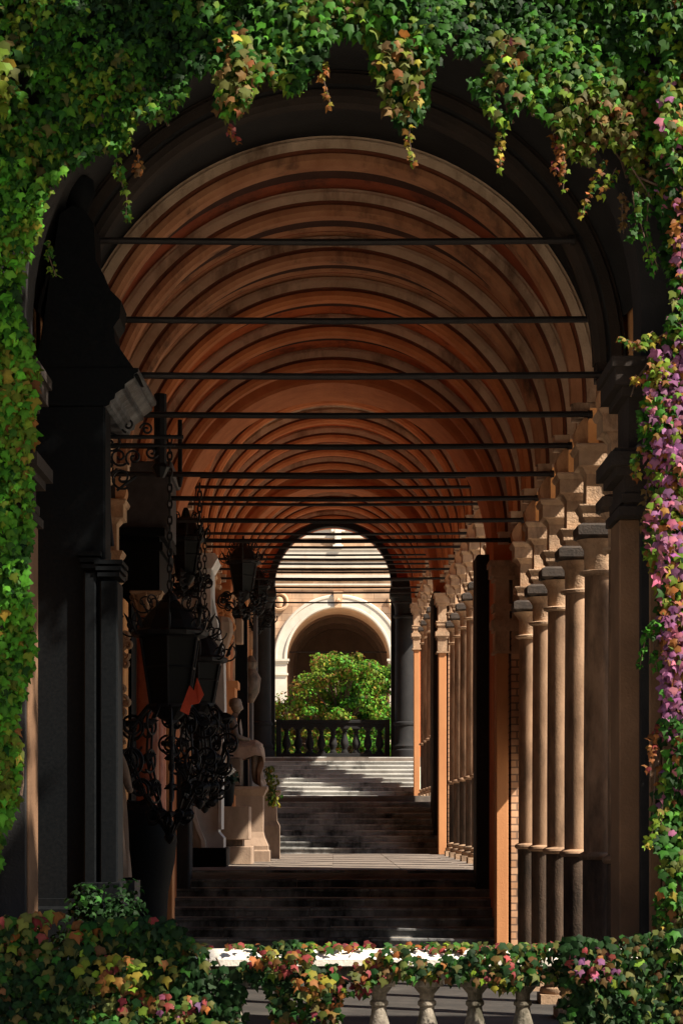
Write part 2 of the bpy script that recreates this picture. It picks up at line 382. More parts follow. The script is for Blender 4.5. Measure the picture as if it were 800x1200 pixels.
# outer walls above and roof (closes the vault from outside)
m = MB()
for s in range(3):
    a, b = SEC[s]; z0 = ZC[s]+.6; z1 = ZC[s]+3.4
    if s == 2: b = 72.4
    for sx in (-1, 1):
        x0, x1 = sorted((sx*3.345, sx*3.7)); m.box(x0, x1, a, b, z0-.3, z1)
    m.v += []; 
    m.add([(-4.1, a, z1), (4.1, a, z1), (0, a, z1+1.6), (-4.1, b, z1), (4.1, b, z1), (0, b, z1+1.6)], [(0,1,2), (5,4,3), (0,3,4,1), (1,4,5,2), (2,5,3,0)], 1)
part(m, 'roof', [M['plasterL'], M['roof']])
# diaphragm walls closing each section
def diaphragm(y0, y1, R, zc, zb, zt, jl=None, mat='soot', nm='cross_wall', ey=1.0, trim=True):
    m = MB(); m.archwall(-3.34, 3.34, zb, zt, 0, R, zc, y0, y1, n=48, ey=ey)
    if trim:
        m.arc([(R+.16, y0-.05), (R+.02, y0-.05), (R-.03, y0-.02), (R-.03, y0+.03), (R+.16, y0+.03)], 0, zc, n=48, ey=ey)
    return part(m, nm, M[mat], False)
diaphragm(34.0, 35.6, 2.66, ZC[0], F[0]-.2, ZC[1]+3.4, mat='ring_red')
diaphragm(53.4, 54.6, 2.66, ZC[1], F[1]-.2, ZC[2]+3.4, mat='ring_red')
for sx, hi in ((1, 6.9), (-1, 3.2)):
    m = MB(); x0, x1 = sorted((sx*2.44, sx*2.80)); m.box(x0, x1, 34.9, 35.7, 0, hi, bev=.03); part(m, 'sooty_pier', M['soot'])  # shadow on these piers put into a near-black stone
m = MB(); m.box(2.60, 2.80, 53.2, 54.7, 1.4, 8.3, bev=.03); part(m, 'sooty_pier', M['soot'])
diaphragm(71.3, 71.9, 2.03, 10.53, F[2], ZC[2]+3.4, mat='vred', trim=False)
m = MB(); m.arc([(2.24, 71.22), (2.03, 71.22), (2.01, 71.26), (2.01, 71.5), (2.24, 71.5)], 0, 10.53, n=48); part(m, 'end_arch_ring', M['soot'], True)
for sx in (-1, 1):
    m = MB(); x0, x1 = sorted((sx*2.015, sx*3.0)); m.box(x0, x1, 71.1, 71.6, 4.4, 10.53); part(m, 'end_jamb', M['soot'])
# front wall with the great ivy-covered arch
m = MB(); m.archwall(-16, 16, -.2, 13.5, 0, 2.78, ZC[0], 18.5, 19.0, n=48)
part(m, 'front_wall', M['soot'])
for sx in (-1, 1):
    m = MB(); lo = .16 if sx < 0 else 0
    xa, xb = sorted((sx*(2.60+lo), sx*(2.835+lo))); m.box(xa, xb, 18.62, 19.2, 0, 5.12, bev=.01)
    xa, xb = sorted((sx*(2.85+lo), sx*(2.96+lo))); m.box(xa, xb, 18.47, 19.1, 0, 5.12, bev=.01)
    xa, xb = sorted((sx*(2.965+lo), sx*3.7)); m.box(xa, xb, 18.44, 19.1, 0, 5.12, bev=.01)
    part(m, 'front_pier', M['pier'])
for sx in (-1, 1):
    m = MB(); lo = .16 if sx < 0 else 0
    for z0, z1, e in ((5.12, 5.2, .06), (5.24, 5.32, .03), (5.2, 5.24, .0), (5.32, 5.48, .0), (5.48, 5.56, .08), (5.56, 5.68, .14), (5.68, 5.72, .1)):
        xa, xb = sorted((sx*(2.62+lo-e), sx*3.7)); m.box(xa, xb, 18.43-e, 19.2+e, z0, z1)
    xa, xb = sorted((sx*(2.66+lo), sx*3.7)); m.box(xa, xb, 18.46, 19.15, 5.72, 6.2)
    for z0, z1, e in ((6.2, 6.28, .05), (6.28, 6.44, .12), (6.44, 6.53, .15)):
        xa, xb = sorted((sx*(2.64+lo-e), sx*3.7)); m.box(xa, xb, 18.43-e, 19.2+e, z0, z1)
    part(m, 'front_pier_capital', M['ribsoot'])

# columns -------------------------------------------------------------
def make_column(s, x, y, h0=None, dark=False):
    c = CAP[s]; f = F[s]
    sm = M['shaft']; r = .165
    zring = f+(1.98 if s == 0 else 1.75)
    shaft = MB()
    prof = [(r+.03, zring-.04), (r+.05, zring-.025), (r+.06, zring), (r+.05, zring+.025), (r, zring+.05), (r*1.0, f+3), (r*.93, c-1.42)]
    shaft.lathe(prof, x, y, 24)
    o = shaft.build('column', sm, arc, True); o.location = -AL
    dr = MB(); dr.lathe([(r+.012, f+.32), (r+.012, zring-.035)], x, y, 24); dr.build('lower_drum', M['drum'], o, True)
    base = MB(); base.square([(.27, f-.02), (.27, f+.12)], x, y); base.lathe([(.255, f+.12), (.265, f+.16), (.25, f+.2), (.205, f+.215), (.20, f+.25), (.225, f+.27), (.225, f+.3), (.175, f+.33)], x, y, 24)
    def sub(mb, n, mm, sm_=True):
        q = mb.build(n, mm, o, sm_); return q
    sub(base, 'column_base', M['sand'])
    k = MB()
    z = c-1.42
    k.lathe([(r*.93, z-.02), (r+.045, z), (r+.05, z+.03), (r*.95, z+.045), (r*.97, z+.27), (r+.03, z+.33), (r+.08, z+.38)], x, y, 24)
    sub(k, 'necking', M['sand_light'])
    k = MB(); k.square([(.19, z+.38), (.25, z+.42), (.255, z+.52), (.235, z+.53), (.20, z+.55)], x, y)
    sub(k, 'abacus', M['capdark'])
    k = MB(); k.square([(.165, z+.55), (.165, z+.59), (.195, z+.62), (.20, z+.68), (.215, z+.70), (.235, z+.74), (.235, z+.755), (.15, z+.76), (.15, z+1.10), (.165, z+1.12), (.20, z+1.165), (.245, z+1.18), (.245, z+1.34), (.265, z+1.355), (.285, z+1.40), (.275, z+1.42)], x, y)
    sub(k, 'impost_block', M['sand_light'], False)
    # pillow shaped bracket carrying the rib, bulging into the arcade
    sx = -1 if x > 0 else 1
    k = MB(); n = 12; pr = []
    for i in range(n+1):
        t = i/n; zz = c+t*.33; bulge = .085*math.sin(PI*min(1, .12+t*.95))-.03*t
        pr.append((.20+bulge, zz))
    vs = []; fs = []
    for w_ in (-.13, .13):
        for bx, zz in pr: vs.append((x+sx*bx, y+w_, zz))
        for bx, zz in pr: vs.append((x+sx*.13, y+w_, zz))
    n1 = n+1
    for i in range(n):
        fs += [(i, i+1, 2*n1+i+1, 2*n1+i), (i, n1+i, n1+i+1, i+1), (2*n1+i, 2*n1+i+1, 3*n1+i+1, 3*n1+i)]
    fs += [(n, n1+n, 3*n1+n, 2*n1+n)]
    k.add(vs, fs)
    sub(k, 'bracket', M['brack'], True)
    return o
for s in range(3):
    for sx in (1, -1):
        proto = None
        for y in G[s]:
            if s == 0 and y < 19: continue
            if proto is None:
                proto = make_column(s, sx*2.95, y); py = y
            else:
                c = copy_tree(proto, arc); c.location = Vector((0, y-py, 0))-AL
# end piers: slim orange pilaster beside a brick pilaster, both with stacked capitals
for s in range(3):
    y = ENDP[s]; f = F[s]; c = CAP[s]
    for sx in (1, -1):
        def bx(mb, x0, x1, y0, y1, z0, z1, bev=0):
            xa, xb = sorted((sx*x0, sx*x1)); mb.box(xa, xb, y0, y1, z0, z1, bev=bev)
        b = MB(); bx(b, 2.62, 2.81, y-.12, y+.35, f, c-1.45, .01)
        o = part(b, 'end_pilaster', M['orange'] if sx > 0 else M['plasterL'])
        b = MB(); bx(b, 2.86, 3.06, y-.10, y+.5, f, c-1.10)
        bo = part(b, 'brick_pilaster', M['brick'])
        b = MB(); z = c-1.42
        for (xa, xb) in ((2.60, 2.83), (2.87, 3.1)):
            for z0, z1, e in ((z-.06, z-.02, .03), (z-.02, z+.30, 0), (z+.30, z+.36, .03), (z+.36, z+.47, .06), (z+.47, z+.50, .02), (z+.50, z+.62, 0), (z+.62, z+.70, .03), (z+.70, z+.73, .045), (z+.73, z+1.12, -.01), (z+1.12, z+1.18, .03), (z+1.18, z+1.34, .07), (z+1.34, z+1.42, .10)):
                if xa > 2.8: bx(b, xa-min(e, .03), xb+e, y-.12-e-.003, y+.5, z0, z1)
                else: bx(b, xa-e, xb+min(e, .015), y-.14-e, y+.4, z0, z1)
        part(b, 'end_capital', M['sand_light'])
        if s == 0 and sx > 0:
            b = MB(); bx(b, 3.07, 3.3, 30.75, y+.5, 3.3, c+.82); part(b, 'brick_infill', M['brick'])  # added screen high in the last bay, keeps sun off the first flight
        # solid flank beside the stairs
        if s < 2:
            b = MB(); bx(b, 2.83, 3.3, y+.5, y+1.05, f, c)
            part(b, 'flank_wall', M['soot'])
# dark paired half columns at the final opening
for sx in (1, -1):
    b = MB(); x = sx*2.48
    b.lathe([(.46, 4.5), (.46, 4.75), (.40, 4.8), (.43, 4.9), (.37, 5.0), (.36, 5.6), (.40, 5.63), (.40, 5.7), (.345, 5.75), (.33, 9.3)], x, 70.85, 28)
    o = part(b, 'end_column', M['soot'], True)
    b = MB(); b.lathe([(.33, 9.3), (.40, 9.34), (.40, 9.40), (.34, 9.44), (.36, 9.7), (.46, 9.95), (.48, 10.0)], x, 70.85, 28); b.square([(.48, 10.0), (.52, 10.05), (.52, 10.3), (.46, 10.32), (.46, 10.6)], x, 70.85)
    q = b.build('capital', M['soot'], o, True)
# tie rods
def tie(y, z, hw, r=.034):
    b = MB(); b.tube([(-hw, y, z), (-hw*.5, y, z-.012), (0, y, z-.02), (hw*.5, y, z-.012), (hw, y, z)], r, 8)
    for sx in (-1, 1): b.tube([(sx*(hw-.05), y, z-.004), (sx*(hw-.0), y, z-.002)], r*1.35, 8)
    part(b, 'tie_rod', M['rod'], True)
tie(20.55, EYE+5.80, 2.42); tie(21.05, EYE+5.13, 2.68)
for y in G[0][1:]+[ENDP[0]]: tie(y-.26, CAP[0]+.32, 2.85)
for y in [35.9]+G[1]+[ENDP[1]]: tie(y-.26, CAP[1]+.36, 2.85, .030)
for y in [55.4]+G[2]+[ENDP[2], 69.5]: tie(y-.26, CAP[2]+.36, 2.85, .028)
# ------------------------------------------------------------ leaves
def leaf_template(kind):
    if kind == 'ivy':   # three-pointed, drooping leaf, tip towards -v
        out = [(0, .12), (.26, .16), (.56, -.20), (.46, -.36), (.25, -.42), (.16, -.60), (0, -.95), (-.16, -.60), (-.25, -.42), (-.46, -.36), (-.56, -.20), (-.26, .16)]
        zz = [0, -.02, -.14, -.10, -.02, -.06, -.26, -.06, -.02, -.10, -.14, -.02]
    else:
        out = [(0, .1), (.3, -.1), (.34, -.4), (.16, -.75), (0, -.95), (-.16, -.75), (-.34, -.4), (-.3, -.1)]
        zz = [0, .05, .03, -.05, -.15, -.05, .03, .05]
    v = np.array([(0, -.28, .03)]+[(a, b_, c_) for (a, b_), c_ in zip(out, zz)])
    n = len(out); f = np.array([(0, 1+i, 1+(i+1) % n) for i in range(n)])
    return v, f
TPL = {k: leaf_template(k) for k in ('ivy', 'oval')}
def leaves(name, pos, size, nrm, down, col, mat, parent=None, kind='ivy'):
    V, Fc = TPL[kind]; N = len(pos)
    nrm = nrm/np.linalg.norm(nrm, axis=1)[:, None]
    down = down-nrm*np.sum(down*nrm, axis=1)[:, None]; down /= np.linalg.norm(down, axis=1)[:, None]
    side = np.cross(down, nrm)
    ws = rng.uniform(.8, 1.15, N)[:, None, None]; cv = rng.uniform(.3, 2.2, N)[:, None, None]
    P = pos[:, None, :]+size[:, None, None]*(V[None, :, 0:1]*ws*side[:, None, :]-V[None, :, 1:2]*down[:, None, :]+V[None, :, 2:3]*cv*nrm[:, None, :])
    nv = len(V); nf = len(Fc)
    verts = P.reshape(-1, 3); faces = (Fc[None]+(np.arange(N)*nv)[:, None, None]).reshape(-1, 3)
    me = bpy.data.meshes.new(name)
    me.vertices.add(len(verts)); me.vertices.foreach_set('co', verts.ravel().astype(np.float32))
    me.loops.add(faces.size); me.loops.foreach_set('vertex_index', faces.ravel().astype(np.int32))
    me.polygons.add(len(faces)); me.polygons.foreach_set('loop_start', np.arange(0, faces.size, 3, dtype=np.int32))
    try: me.polygons.foreach_set('loop_total', np.full(len(faces), 3, dtype=np.int32))
    except Exception: pass
    me.update(calc_edges=True)
    a = me.attributes.new('leafcol', 'FLOAT_COLOR', 'POINT')
    cc = np.repeat(np.concatenate([col, np.ones((N, 1))], axis=1), nv, axis=0)
    # veins and margins slightly different from the blade (leaf's own pigment)
    cc = cc.reshape(N, nv, 4); cc[:, 0, :3] *= 1.25; tipc = cc[:, 1:, :3]; tipc[:, ::3] *= .85; cc = cc.reshape(-1, 4)
    a.data.foreach_set('color', cc.ravel().astype(np.float32))
    me.materials.append(mat); me.validate(); me.update()
    o = bpy.data.objects.new(name, me); S.collection.objects.link(o)
    if parent: o.parent = parent
    return o
def vnoise(x, y, s=1.0, seed=0):
    x = np.asarray(x)*s+seed*13.7; y = np.asarray(y)*s-seed*7.3
    return (np.sin(x*1.7+np.sin(y*2.3+seed))+np.sin(y*1.9+np.sin(x*1.3+2*seed))+.6*np.sin(x*4.1+y*3.3+seed)+.5*np.sin(y*5.2-x*4.7))/6.2+.5
PAL = dict(lg=(.075,.24,.018), dg=(.008,.027,.006), g=(.020,.072,.009), bg=(.040,.140,.011), yg=(.10,.155,.014), y=(.19,.155,.02), o=(.20,.08,.022), r=(.16,.03,.03), p=(.20,.075,.155), pk=(.27,.085,.12), ol=(.075,.085,.02), br=(.11,.065,.022))
def palette(N, weights, noise, jitter=.25):
    ks = list(weights); W = np.array([weights[k] for k in ks], float); W /= W.sum(); cum = np.cumsum(W)
    u = np.clip(noise+rng.normal(0, .16, N), 0, .9999)
    u = np.argsort(np.argsort(u))/max(N, 1)
    idx = np.searchsorted(cum, u, side='right').clip(0, len(ks)-1)
    c = np.array([PAL[k] for k in ks])[idx]
    return c*np.exp(rng.normal(0, jitter, (N, 1)))*np.exp(rng.normal(0, .08, (N, 3)))
#P3
# ------------------------------------------------------------ tombs, statues and lanterns along the left wall
def X_(x, z): return (x-390)*z/2400
def Z_(y, z): return EYE+(959-y)*z/2400
def child(mb, name, mat, t, smooth=False):
    o = mb.build(name, mat, t, smooth); o.location = -t.location if not t.parent else (0, 0, 0); return o
# 1. near black granite wall tomb
t = thing('wall_tomb', 'tall black granite wall tomb with stepped pediment just inside the left pier', 'tomb', (-2.6, 20.2, 0), 'tombs along the left wall')
b = MB(); b.box(-3.06, -2.22, 20.0, 20.5, 0, 6.45, bev=.02); b.box(-3.06, -2.8, 20.5, 23.2, 0, 6.2); child(b, 'side_wall', M['blackstone'], t)
for xa, xb, zt in ((-2.42, -2.30, 4.8), (-2.265, -2.09, 4.72)):
    b = MB(); b.box(xa, xb, 19.9, 20.42, 1.75, zt, bev=.015)
    for k in range(3): b.box(xa-.02-.015*k, xb+.02+.015*k, 19.9-.02-.01*k, 20.44, zt+.03+.06*k, zt+.07+.06*k)
    b.box(xa-.03, xb+.03, 19.87, 20.45, 1.6, 1.78, bev=.01)
    child(b, 'pilaster', M['blackstone'], t)
b = MB(); b.box(-3.06, -2.02, 19.8, 20.9, 0, 1.55, bev=.03); b.box(-3.06, -2.08, 19.85, 20.8, 1.55, 1.62); child(b, 'plinth', M['blackstone'], t)
# raking cornice: mouldings stepping out from the wall towards the arcade
b = MB()
p = [(-2.22, 6.42), (-2.18, 6.44), (-2.17, 6.48), (-2.13, 6.50), (-2.12, 6.55), (-2.06, 6.59), (-2.03, 6.60), (-2.03, 6.64), (-1.96, 6.69), (-1.94, 6.70), (-1.94, 6.74), (-1.90, 6.76), (-1.90, 6.80)]
vs = []
for (y, dx, dz) in ((20.0, 0, 0), (21.6, .04, .0)):
    for x, z in p: vs.append((x+dx, y, z+dz))
    vs += [(-3.06, y, 6.80+dz), (-3.06, y, 6.42+dz)]
n = len(p)+2
b.add(vs, [(i, (i+1) % n, n+(i+1) % n, n+i) for i in range(n)]+[tuple(reversed(range(n))), tuple(range(n, 2*n))], [0]*n+[1, 1])
child(b, 'cornice', [M['cornice'], M['blackstone']], t)
b = MB(); sil = [(40, 430), (163, 440), (135, 400), (133, 382), (140, 372), (142, 352), (128, 338), (122, 322), (112, 305), (110, 262), (100, 246), (84, 240), (70, 250), (62, 300), (56, 340), (50, 390)]
vs = [(X_(x, 20), y, Z_(yy, 20)) for y in (20.02, 20.55) for x, yy in sil]; n = len(sil)
b.add(vs, [tuple(range(n)), tuple(reversed(range(n, 2*n)))]+[(i, n+i, n+(i+1) % n, (i+1) % n) for i in range(n)])
child(b, 'pediment', M['blackstone'], t)
b = MB(); b.lathe([(.02, 7.85), (.12, 7.9), (.16, 8.05), (.13, 8.2), (.06, 8.28), (.08, 8.34), (.17, 8.6), (.15, 8.72), (.03, 8.8)], -2.52, 20.3, 16); child(b, 'urn_finial', M['blackstone'], t, True)

def spiral(c, ax, ay, r0, turns, a0, n=26, grow=.12):
    pts = []
    for i in range(n+1):
        u = i/n; a = a0+turns*2*PI*u; r = r0*(grow+(1-grow)*u)
        pts.append(Vector(c)+Vector(ax)*(r*math.cos(a))+Vector(ay)*(r*math.sin(a)))
    return pts
def lantern(label, x, y, ztop, zbody, hb, rb, zbot, zchain, big=True, red=False, seed=0, light=False):
    """wrought iron hanging lantern: chain, crown of scrolls, six glazed sides, basket of scrolls below"""
    rr = random.Random(seed); Z3 = Vector((0, 0, 1))
    t = thing('hanging_lantern', label, 'lantern', (x, y, zbot), 'wrought iron lanterns hanging along the left side')
    L = Vector((x, y, zbot))
    def ch(mb, name, mat, sm=True):
        o = mb.build(name, mat, t, sm); return o
    def w(z): return z-zbot
    b = MB(); zz = ztop
    k = 0
    while zz < zchain:
        o_ = .028 if k % 2 == 0 else 0
        ax = Vector((1, 0, 0)) if k % 2 == 0 else Vector((0, 1, 0))
        pts = [ax*(.026*math.cos(a))+Z3*(w(zz)+.05+.06*math.sin(a)) for a in [2*PI*i/8 for i in range(9)]]
        b.tube(pts, .010 if not big else .013, 5); zz += .095; k += 1
    ch(b, 'chain', M['iron'])
    b = MB(); z0, z1 = w(zbody-hb), w(zbody)
    for i in range(6):
        a = PI/6+PI/3*i; d = Vector((math.cos(a), math.sin(a), 0))
        b.tube([d*rb*.62+Z3*z0, d*rb*.95+Z3*z1], .018, 6)
        a2 = a+PI/3; d2 = Vector((math.cos(a2), math.sin(a2), 0))
        for f_, z_ in ((.62, z0), (.80, (z0+z1)/2+.05), (.95, z1)):
            b.tube([d*rb*f_+Z3*z_, d2*rb*f_+Z3*z_], .016, 5)
    b.lathe([(rb*.95, z1), (rb*1.12, z1+.02), (rb*1.15, z1+.07), (rb*.98, z1+.10), (rb*.85, z1+.2), (rb*.55, z1+.34), (rb*.28, z1+.42), (rb*.2, z1+.5), (.03, z1+.55)], 0, 0, 12)
    b.lathe([(.02, z0-.2), (rb*.3, z0-.15), (rb*.55, z0-.06), (rb*.68, z0-.02), (rb*.68, z0+.02)], 0, 0, 12)
    ch(b, 'frame', M['iron'], False)
    b = MB()
    for i in range(6):
        a = PI/6+PI/3*i; a2 = a+PI/3; q = []
        for f_, z_ in ((.60, z0+.02), (.93, z1-.01)):
            q += [Vector((math.cos(a), math.sin(a), 0))*rb*f_+Z3*z_, Vector((math.cos(a2), math.sin(a2), 0))*rb*f_+Z3*z_]
        b.add(q, [(0, 1, 3, 2)])
    ch(b, 'glass', M['lglass'], False)
    b = MB()
    for i in range(8):    # crown scrolls and leaves
        a = 2*PI*i/8+rr.random()*.1; d = Vector((math.cos(a), math.sin(a), 0))
        sc = .13*rb/.33
        b.tube(spiral(d*rb*1.12+Z3*(z1+.14), d, Z3, sc, 1.4, -1.6), .011, 5)
        b.tube(spiral(d*rb*.75+Z3*(z1+.42), d, Z3, sc*.9, 1.3, -1.9), .010, 5)
        p0 = d*rb*1.1+Z3*(z1+.1); b.tube([p0, p0+d*.05+Z3*.12, p0+d*.10+Z3*.2], [.02, .022, .003], 5)
    zt = w(ztop)
    b.lathe([(.02, z1+.5), (.03, zt-.2), (.07, zt-.14), (.03, zt-.08), (.02, zt)], 0, 0, 8)
    for i in range(4):
        a = PI/4+PI/2*i; d = Vector((math.cos(a), math.sin(a), 0))
        b.tube(spiral(Z3*(zt-.24)+d*.11, d, Z3, .12, 1.2, 2.0), .011, 5)
    ch(b, 'crown_scrolls', M['iron'])
    b = MB()
    nb = 12 if big else 7
    for i in range(nb):
        a = 2*PI*i/nb+rr.random()*.2; d = Vector((math.cos(a), math.sin(a), 0)); zl = z0
        pts = [d*rb*.66+Z3*zl, d*rb*1.15+Z3*(zl*.85), d*rb*1.25+Z3*(zl*.62), d*rb*.8+Z3*(zl*.35), d*rb*.25+Z3*(zl*.12), Z3*.02]
        sm = []
        for j in range(len(pts)-1):
            for u in (0, .33, .66): sm.append(pts[j].lerp(pts[j+1], u))
        sm.append(pts[-1]); b.tube(sm, .016, 5)
        for zf, rf, sc in ((.85, 1.15, .15), (.60, 1.3, .18), (.38, .95, .14), (.18, .5, .10)):
            b.tube(spiral(d*rb*rf+Z3*(zl*zf), d, Z3, sc*rb/.33*rr.uniform(.7, 1.1), 1.35, rr.uniform(0, 6.28)), .016, 5)
            e = d*rb*rf+Z3*(zl*zf)
            s_ = Vector((-d.y, d.x, 0))
            b.tube([e-s_*.08, e+d*.05+Z3*.03, e+s_*.08+Z3*.05], [.004, .045, .004], 6)
    b.lathe([(.01, -.04), (.05, 0), (.07, .05), (.03, .1), (.05, .16), (.02, .22)], 0, 0, 8)
    ch(b, 'basket_scrolls', M['iron'])
    return t
lantern('largest black wrought iron lantern, hanging nearest on the left', X_(199, 24.2), 24.2, Z_(690, 24.2), Z_(748, 24.2), .80, .40, Z_(985, 24.2), CAP[0]+.32, seed=1)
lantern('black iron lantern behind the largest one, with a ball of scrolls above its roof', X_(234, 27.5), 27.5, Z_(700, 27.5), Z_(778, 27.5), .55, .33, Z_(945, 27.5), CAP[0]+.32, seed=2)
lantern('small iron lantern with light behind it, low between the two large lanterns', X_(240, 31), 31.0, Z_(835, 31), Z_(868, 31), .42, .22, Z_(950, 31), CAP[0]+.1, big=False, seed=3)
lantern('black lantern hanging high above the white marble stele', X_(222, 33), 32.2, Z_(610, 32.2), Z_(636, 32.2), .50, .26, Z_(700, 32.2), CAP[0]+.36, big=False, seed=4)
lantern('distant black lantern hanging before the dark obelisk', X_(285, 44), 44.0, Z_(628, 44), Z_(662, 44), .60, .34, Z_(722, 44), CAP[1]+.36, big=False, seed=5)
lantern('farthest small lantern beside the left end column', X_(303, 52), 52.0, Z_(668, 52), Z_(690, 52), .50, .26, Z_(742, 52), CAP[1]+.3, big=False, seed=6)
# vertical iron hangers from the tie rods in the photo are thick bars
for x, y, a, b_, r in ((188, 23.9, 462, 548, .075), (211, 26.6, 492, 560, .03)):
    m = MB(); m.tube([(X_(x, y), y, Z_(a, y)), (X_(x, y), y, Z_(b_, y))], r, 8); m.lathe([(r*.6, Z_(b_, y)-.12), (r*1.5, Z_(b_, y)), (r, Z_(b_, y)+.05)], X_(x, y), y, 8)
    tag(m.build('iron_hanger', M['iron'], None), 'thick black iron sleeve on the lantern chain under the cornice' if r > .05 else 'thin iron rod hanging behind the thick chain sleeve', 'hanger')
# wall bracket with scrolls
t = thing('wall_bracket', 'wrought iron bracket of scrolls below the cornice of the near black tomb', 'bracket', (X_(128, 21.2), 21.2, Z_(520, 21.2)))
b = MB(); X1 = Vector((1, 0, 0)); Z3 = Vector((0, 0, 1)); 
def P_(x, y, d=21.2): return Vector((X_(x, d), d, Z_(y, d)))
b.tube([P_(118, 512), P_(215, 512)], .022, 6); b.tube([P_(125, 522), P_(205, 522)], .016, 6)
for (x, y, r, a, tn) in ((130, 520, .13, 0, 1.5), (150, 498, .08, 2, 1.4), (140, 535, .10, 3, 1.4), (157, 536, .09, 1, 1.5), (143, 560, .12, 2.2, 1.5), (172, 503, .07, .5, 1.4), (128, 545, .09, 4, 1.3), (178, 530, .07, 4, 1.3)):
    b.tube(spiral(P_(x, y), X1, Z3, r, tn, a), .013, 5)
b.tube([P_(137, 575), P_(150, 565), P_(160, 558)], .014, 5); b.tube([P_(128, 505), P_(128, 600), P_(132, 640)], .02, 6)
child(b, 'scrolls', M['iron'], t, True)
# 2. second tomb: red granite columns carrying a dark entablature and grey attic
t = thing('wall_tomb', 'dark tomb with red granite column and leafy capital behind the largest lantern', 'tomb', (-2.6, 28.2, 0), 'tombs along the left wall')
zz = 28.0
b = MB(); b.box(-3.05, X_(190, zz), 27.6, 29.4, Z_(695, zz), Z_(632, zz)); b.box(-3.05, X_(194, zz), 27.55, 29.45, Z_(650, zz), Z_(640, zz)); b.box(-3.05, X_(197, zz), 27.5, 29.5, Z_(634, zz), Z_(624, zz), bev=.01); child(b, 'entablature', M['blackstone'], t)
b = MB(); b.box(-3.05, X_(198, zz), 27.9, 29.3, Z_(624, zz), Z_(550, zz)); b.box(-3.05, X_(203, zz), 27.8, 29.4, Z_(556, zz), Z_(543, zz), bev=.02); child(b, 'attic', M['darkgrey'], t)
for k, yy in enumerate((27.85, 29.1)):
    cx = X_(173, 27.85)
    b = MB(); b.lathe([(.19, .9), (.2, 1.0), (.16, 1.08), (.155, 2.0), (.145, Z_(722, zz))], cx, yy, 20); o = child(b, 'column', M['granite'], t, True)
    b = MB(); b.lathe([(.145, Z_(724, zz)), (.165, Z_(720, zz)), (.15, Z_(717, zz)), (.17, Z_(708, zz)), (.22, Z_(700, zz)), (.2, Z_(698, zz))], cx, yy, 16); b.square([(.2, Z_(700, zz)), (.22, Z_(698, zz)), (.22, Z_(695.5, zz))], cx, yy)
    for i in range(8):
        a = 2*PI*i/8; d = Vector((math.cos(a), math.sin(a), 0)); c0 = Vector((cx, yy, 0))
        b.tube([c0+d*.15+Z3*Z_(718, zz), c0+d*.18+Z3*Z_(710, zz), c0+d*.235+Z3*Z_(706, zz)], [.03, .035, .012], 5)
        b.tube(spiral(c0+d*.2+Z3*Z_(701.5, zz), d, Z3, .045, 1.2, 0, 12), .012, 4)
    q = b.build('capital', M['sand'], o, True)
b = MB(); b.box(-3.05, -2.2, 27.5, 29.4, 0, .9, bev=.02); b.box(-3.05, -2.75, 28, 29, .9, Z_(695, zz)); child(b, 'plinth', M['blackstone'], t)

# human figures in stone / bronze -------------------------------------
def figure(name, joints, edges, mat, parent):
    names = list(joints); me = bpy.data.meshes.new(name)
    me.from_pydata([joints[k][:3] for k in names], [(names.index(a), names.index(b_)) for a, b_ in edges], [])
    o = bpy.data.objects.new(name, me); S.collection.objects.link(o); o.parent = parent
    md = o.modifiers.new('skin', 'SKIN'); md.use_smooth_shade = True
    for i, k in enumerate(names):
        r = joints[k][3]; v = me.skin_vertices[0].data[i]; v.radius = (r, joints[k][4] if len(joints[k]) > 4 else r); v.use_root = (k == 'pelvis')
    o.modifiers.new('sub', 'SUBSURF').levels = 2; o.modifiers['sub'].render_levels = 2
    # skin needs a material on the mesh
    me.materials.append(mat); return o
def head_part(mb, c, r, d):   # head with brow, nose and chin looking along d (unit, horizontal)
    c = Vector(c); s_ = Vector((-d.y, d.x, 0)); n = 16; vs = []; fs = []; rows = 12
    for i in range(rows+1):
        t_ = PI*i/rows; z = math.cos(t_)
        for k in range(n):
            a = 2*PI*k/n; rad = math.sin(t_)*(1 if z > 0 else 1-.28*(-z)); f = math.cos(a)
            ext = 1.08 if f > 0 else 1.12
            p_ = c+d*(r*rad*f*ext)+s_*(r*rad*math.sin(a)*.86)+Vector((0, 0, r*z*1.28))
            if k == 0 and -.45 < z < .1: p_ += d*r*(.28 if z < -.05 else .10)
            if k in (1, n-1) and 0 < z < .35: p_ -= d*r*.09
            if k == 0 and z < -.75: p_ += d*r*.10
            vs.append(p_)
    for i in range(rows):
        for k in range(n):
            j = (k+1) % n; fs.append((i*n+k, (i+1)*n+k, (i+1)*n+j, i*n+j))
    mb.add(vs, fs)
